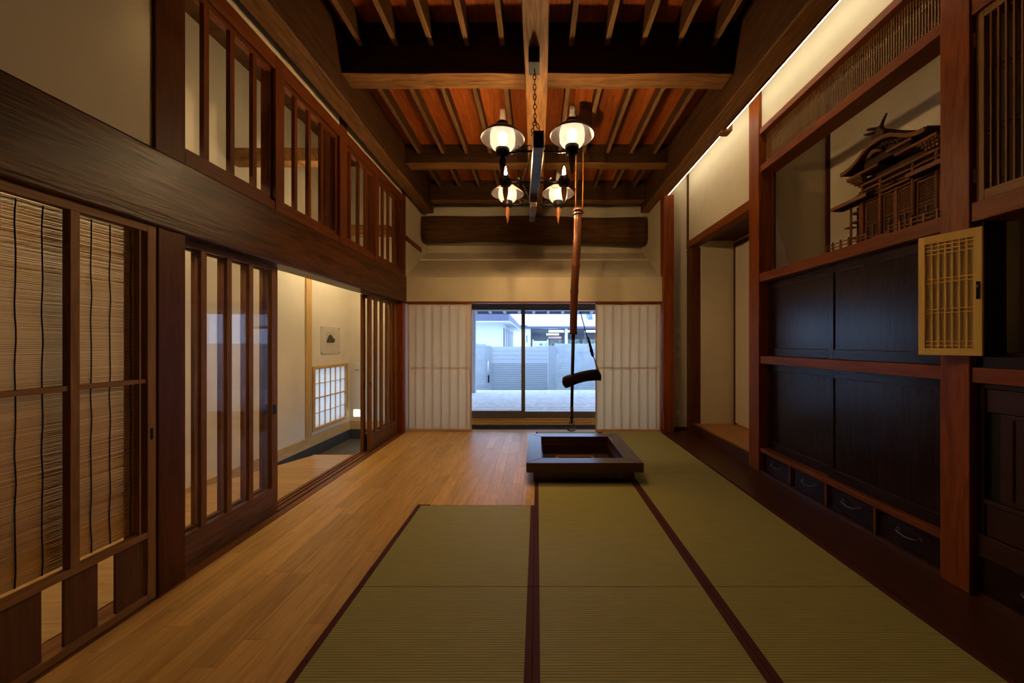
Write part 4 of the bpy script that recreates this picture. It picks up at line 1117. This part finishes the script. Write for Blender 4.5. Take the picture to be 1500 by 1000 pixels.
    MB().tube([(2.358, YC+0.10, 2.585), (2.350, YC+0.06, 2.602), (2.350, YC+0.03, 2.60), (2.358, YC+0.0, 2.58)], [0.010, 0.016, 0.014, 0.007], 8).build('hanging_fish', SHRINE, T)
    # ridge and its end ornament with horns
    MB().prism([(2.36, 2.668), (2.36, 2.722), (2.50, 2.708), (2.80, 2.712), (2.80, 2.668)], 'Y', YC-0.018, YC+0.018).build('ridge', SHRINE_DK, T, 0.003)
    on = MB().prism([(YC-0.035, 2.668), (YC-0.045, 2.69), (YC-0.022, 2.715), (YC-0.015, 2.745), (YC+0.015, 2.745), (YC+0.03, 2.715), (YC+0.055, 2.69), (YC+0.045, 2.668)], 'X', 2.326, 2.358).build('ridge_ornament', SHRINE_DK, T, 0.004)
    MB().tube([(2.345, YC-0.005, 2.735), (2.337, YC-0.03, 2.765), (2.335, YC-0.055, 2.80)], [0.012, 0.010, 0.006], 8).build('horn', SHRINE_DK, on)
    MB().tube([(2.335, YC+0.01, 2.735), (2.315, YC+0.045, 2.75), (2.312, YC+0.06, 2.758)], [0.012, 0.011, 0.007], 8).build('horn', SHRINE_DK, on)
    MB().tube([(2.335, YC+0.02, 2.715), (2.312, YC+0.055, 2.722), (2.308, YC+0.075, 2.730)], [0.012, 0.011, 0.008], 8).build('horn', SHRINE_DK, on)
    # side-wing roofs
    for s in (1, -1):
        a, b = sorted((YC+s*0.135, YC+s*0.44))
        B(2.372, 2.384, a, b, 2.325, 2.350).build('wing_fascia', SHRINE, T)
        wr = MB(); wr.prism([(2.384, 2.334), (2.384, 2.350), (2.50, 2.40), (2.62, 2.48), (2.80, 2.53), (2.80, 2.50), (2.62, 2.45), (2.50, 2.375)], 'Y', a+0.006, b-0.006)
        w = wr.build('wing_roof', SHRINE_DK, T)
        k = a+0.012
        while k < b-0.008:
            B(2.386, 2.47, k-0.003, k+0.003, 2.320, 2.332).build('rafter', SHRINE_DK, w); k += 0.0165
    # railings round the platform
    for s in (1, -1):
        ry = sorted((YC+s*0.075, YC+s*0.435))
        for z, h in ((zb+0.092, 0.007), (zb+0.066, 0.006), (zb+0.040, 0.007)):
            B(2.322, 2.330, ry[0], ry[1], z-h/2, z+h/2).build('railing', SHRINE, T)
        for i in range(6):
            yy = YC + s*(0.08 + i*0.07)
            ps = B(2.320, 2.332, yy-0.006, yy+0.006, zb+0.028, zb+0.098).build('railing_post', SHRINE, T)
            MB().lathe([(0.001, zb+0.112), (0.007, zb+0.106), (0.005, zb+0.098)], (2.326, yy), 8).build('post_cap', SHRINE_DK, ps)
    for i in range(3):
        B(2.315-0.0+0.02*i, 2.34+0.02*i, YC-0.06, YC+0.06, zb+0.028+0.012*i, zb+0.040+0.012*i).build('step', SHRINE, T)
shrine()

# ------------------------------------------------------------------ outside
DECK = plain('weathered_deck', (0.86, 0.83, 0.82), 0.7, noise=0.15, nscale=9)
deck = struct('deck_floor', 'grey plank deck outside the garden window', 'deck', B(-5, 5, 5.76, 9.9, -0.30, -0.09), plain('deck_shadow', (0.05, 0.05, 0.055), 0.9))
dm = B(-5, 5, -0.094, 0.094, -0.03, 0.0).mesh('deck_plank', (0, 0, 0), DECK)
k = 5.84
while k < 9.85:
    o = bpy.data.objects.new('plank', dm); COL.objects.link(o); o.parent = deck; o.location = (0, k, -0.055 - random.uniform(0, 0.003)); k += 0.208
struct('ground_street', 'pale asphalt street beyond the garden gate', 'street', B(-40, 40, 9.9, 60, -0.36, -0.30), plain('asphalt', (0.35, 0.35, 0.36), 0.9))
CONC = plain('board_formed_concrete', (0.62, 0.67, 0.70), 0.85, noise=0.10, nscale=5)
GY = 11.5
for x0, x1, lb in ((-9.0, -1.69, 'board-marked concrete garden wall on the handle side of the gate'), (0.59, 9.0, 'board-marked concrete garden wall on the hinge side of the gate')):
    w = thing('garden_wall', lb, 'garden wall', ((x0+x1)/2, GY+0.1, -0.3), None, 'structure')
    B(x0, x1, GY+0.03, GY+0.18, -0.30, 1.255).build('core', CONC, w)
    r = random.Random(5); z = -0.28
    while z < 1.25:
        x = max(x0, -3.5); xe1 = min(x1, 3.5)
        while x < xe1:
            l = r.uniform(1.2, 2.2); e = min(x+l, xe1)
            B(x, e-0.004, GY+0.03-0.006-r.uniform(0, 0.010), GY+0.03, z, min(z+0.086, 1.255)).build('board', CONC, w); x = e
        z += 0.09
GATEM = plain('gate_slat', (0.68, 0.71, 0.74), 0.5, noise=0.05)
GATEM2 = plain('gate_slat_lower', (0.52, 0.55, 0.58), 0.5, noise=0.05)
gate = thing('garden_gate', 'grey slatted garden gate with a long silver handle', 'gate', (-0.6, GY, -0.3))
B(-1.685, -1.53, GY-0.02, GY+0.06, -0.30, 1.19).build('lock_post', GATEM2, gate)
B(0.36, 0.585, GY-0.02, GY+0.06, -0.30, 1.19).build('hinge_post', GATEM2, gate)
z = -0.24
while z < 1.14:
    h = 0.071 if z < 0.60 else 0.135
    B(-1.52, 0.35, GY, GY+0.03, z, min(z+h-0.007, 1.17)).build('slat', GATEM2 if z < 0.60 else GATEM, gate); z += h
B(-1.54, -1.505, GY-0.04, GY, -0.24, 1.17).build('stile', GATEM2, gate)
B(-1.52, 0.35, GY+0.031, GY+0.05, -0.28, 1.16).build('backing_sheet', GATEM2, gate)
MB().tube([(-1.60, GY-0.02, 0.66), (-1.60, GY-0.07, 0.66), (-1.60, GY-0.07, 0.30), (-1.60, GY-0.02, 0.30)], 0.022, 8).build('handle', plain('bright_metal', (0.85, 0.85, 0.85), 0.3, 0.3), gate)
B(-1.62, -1.58, GY-0.04, GY-0.02, -0.02, 0.22).build('lock_plate', IRON, gate)
for x0, x1, lb in ((-9.0, -3.11, 'plain outside wall of the house past the entry'), (2.96, 9.0, 'plain outside wall of the house past the cabinets')):
    struct('wall_facade', lb, 'wall', B(x0, x1, 5.6, 5.75, -0.3, 4.1), PLASTER)
# eave over the deck
EAVE = plain('eave_timber', (0.46, 0.43, 0.42), 0.8)
struct('eave_beam', 'pale timber beam at the edge of the deck roof', 'beam', B(-12, 12, 9.35, 9.47, 2.135, 2.26), EAVE)
struct('deck_roof', 'sheathed roof above the deck', 'roof', MB().prism([(5.72, 2.96), (9.9, 2.30), (9.9, 2.34), (5.72, 3.02)], 'X', -12, 12), EAVE)
RAFT = plain('rafter_end', (0.60, 0.60, 0.60), 0.8)
for i in range(-11, 12):
    x = -0.10 + i*0.405
    struct('rafter_beam', 'pale rafter end showing under the deck roof edge', 'rafter', MB().prism([(9.2, 2.24), (9.86, 2.10), (9.86, 2.17), (9.2, 2.32)], 'X', x-0.04, x+0.04), RAFT)['group'] = 'rafter ends under the deck roof'
struct('gutter_trim', 'blue-grey gutter board along the deck roof edge', 'trim', B(-12, 12, 9.875, 9.90, 2.09, 2.30), plain('gutter', (0.16, 0.19, 0.30), 0.6))
struct('deck_pillar', 'pale timber post carrying the deck roof', 'pillar', B(-1.80, -1.66, 9.34, 9.48, -0.06, 2.135), EAVE)
# white house across the street
WHITE = plain('white_render', (0.86, 0.87, 0.88), 0.9)
FASC = plain('slate_fascia', (0.15, 0.145, 0.21), 0.6)
hs = thing('white_house', 'white rendered house with a broad slate-blue roof edge across the street', 'house', (-5, 20, -0.3))
B(-9, -2.05, 20, 32, -0.30, 2.55).build('wall', WHITE, hs)
MB().prism([(-9.5, 19.0), (-1.55, 19.0), (-1.55, 33), (-9.5, 33)], 'Z', 2.48, 2.92).build('roof', FASC, hs)
B(-9.5, -1.5, 18.95, 33, 2.44, 2.48).build('soffit_edge', WHITE, hs)
MB().tube([(-1.98, 19.92, -0.3), (-1.98, 19.92, 2.45)], 0.04, 8).build('downpipe', WHITE, hs)
SHUT = plain('dark_shutter', (0.16, 0.18, 0.22), 0.6)
for a in (20.8, 22.2, 23.8, 25.6, 27.6):
    f = B(-2.05, -2.0, a, a+0.7, 0.9, 2.2).build('shutter', SHUT, hs)
    MB().tube([(-1.97, a+0.9, 0.2), (-1.97, a+0.9, 2.4)], 0.03, 6).build('pipe', WHITE, f)
# shop across the street
sh = thing('shop_building', 'white shop with a blue sign character over wide lit windows across the street', 'shop', (6, 22, -0.3))
B(-0.62, 14, 22.0, 22.3, 2.32, 3.6).build('sign_band', WHITE, sh)
B(-0.62, 14, 21.9, 22.0, 2.20, 2.34).build('dark_fascia', FASC, sh)
B(-0.62, -0.42, 22.0, 22.2, -0.3, 2.2).build('corner_column', WHITE, sh)
for x in (1.75, 5.2, 8.0):
    B(x, x+0.16, 22.0, 22.15, -0.3, 2.2).build('column', WHITE, sh)
for x in (0.65, 3.0, 4.0, 6.5):
    B(x, x+0.04, 22.02, 22.08, -0.3, 2.2).build('window_mullion', FASC, sh)
B(-0.42, 14, 22.0, 22.12, -0.3, 0.75).build('window_base', WHITE, sh)
INT = plain('shop_interior', (0.22, 0.27, 0.33), 0.8, noise=0.3, nscale=1.2)
B(-0.6, 14, 26.0, 26.1, -0.3, 2.4).build('interior_back', INT, sh)
B(-0.6, 14, 22.3, 26.0, 2.3, 2.4).build('interior_ceiling', INT, sh)
B(-0.6, 14, 22.3, 26.0, -0.3, -0.2).build('interior_floor', INT, sh)
TUBE = emit('fluorescent_tube', (0.95, 1.0, 1.0), 4.0)
for (x0, x1, yy, z) in ((0.78, 1.75, 23.0, 2.02), (0.66, 1.5, 24.5, 1.86), (2.0, 2.6, 23.0, 2.02), (3.2, 4.6, 23.0, 2.02)):
    B(x0, x1, yy, yy+0.6, z, z+0.10).build('ceiling_tube', TUBE, sh)
SHELFM = plain('shop_goods', (0.20, 0.27, 0.26), 0.7, noise=0.8, nscale=9)
for (x0, x1) in ((0.75, 1.65), (2.0, 2.9), (3.1, 4.4)):
    B(x0, x1, 24.0, 24.4, -0.2, 1.55).build('goods_shelf', SHELFM, sh)
B(0.72, 1.65, 23.9, 23.98, 1.60, 1.74).build('goods_header', plain('pink_header', (0.62, 0.42, 0.44), 0.7), sh)
B(-0.42, 14, 22.04, 22.05, 0.75, 2.2).build('window_glass', PANE, sh)
def text(body, name, loc, size, mat, parent, ext=0.01):
    c2 = bpy.data.curves.new(name, 'FONT'); c2.body = body; c2.size = size; c2.extrude = ext; c2.align_x = 'CENTER'; c2.align_y = 'CENTER'
    c2.materials.append(mat)
    tmp = bpy.data.objects.new(name, c2)
    me = bpy.data.meshes.new_from_object(tmp); me.materials.clear(); me.materials.append(mat); bpy.data.objects.remove(tmp)
    o = bpy.data.objects.new(name, me); COL.objects.link(o); o.parent = parent
    o.location = Vector(loc) - wloc(parent); o.rotation_euler = (math.pi/2, 0, 0)
    return o
BLUE = plain('sign_blue', (0.05, 0.16, 0.62), 0.6)
text('塩', 'sign_character', (3.28, 21.98, 2.94), 0.46, BLUE, sh)
sb = thing('street_sign', 'small white street sign board with blue capital letters behind the gate', 'sign', (0.15, 14.0, -0.3))
B(-0.19, 0.44, 14.0, 14.05, 1.10, 1.36).build('board', WHITE, sb)
for x in (-0.17, 0.42):
    B(x-0.02, x+0.02, 14.05, 14.09, -0.3, 1.42).build('post', WHITE, sb)
text('M', 'letter', (0.15, 13.985, 1.21), 0.17, BLUE, sb)
text('I', 'letter', (-0.06, 13.985, 1.21), 0.17, plain('sign_pale_blue', (0.35, 0.6, 0.9), 0.6), sb)
text('C', 'letter', (0.36, 13.985, 1.21), 0.17, plain('sign_violet', (0.3, 0.36, 0.75), 0.6), sb)
# far block in the gap
fb = thing('far_house', 'distant pale house seen in the gap between the white house and the shop', 'house', (-1.5, 40, -0.3))
B(-4.0, -0.9, 40, 44, -0.3, 3.0).build('wall', WHITE, fb)
MB().prism([(-4.3, 3.0), (-0.7, 3.0), (-1.0, 3.35), (-4.0, 3.35)], 'Y', 39.6, 44.4).build('roof', FASC, fb)
for x in (-1.75, -1.25):
    B(x, x+0.3, 39.97, 40.0, 1.4, 2.2).build('window', SHUT, fb)
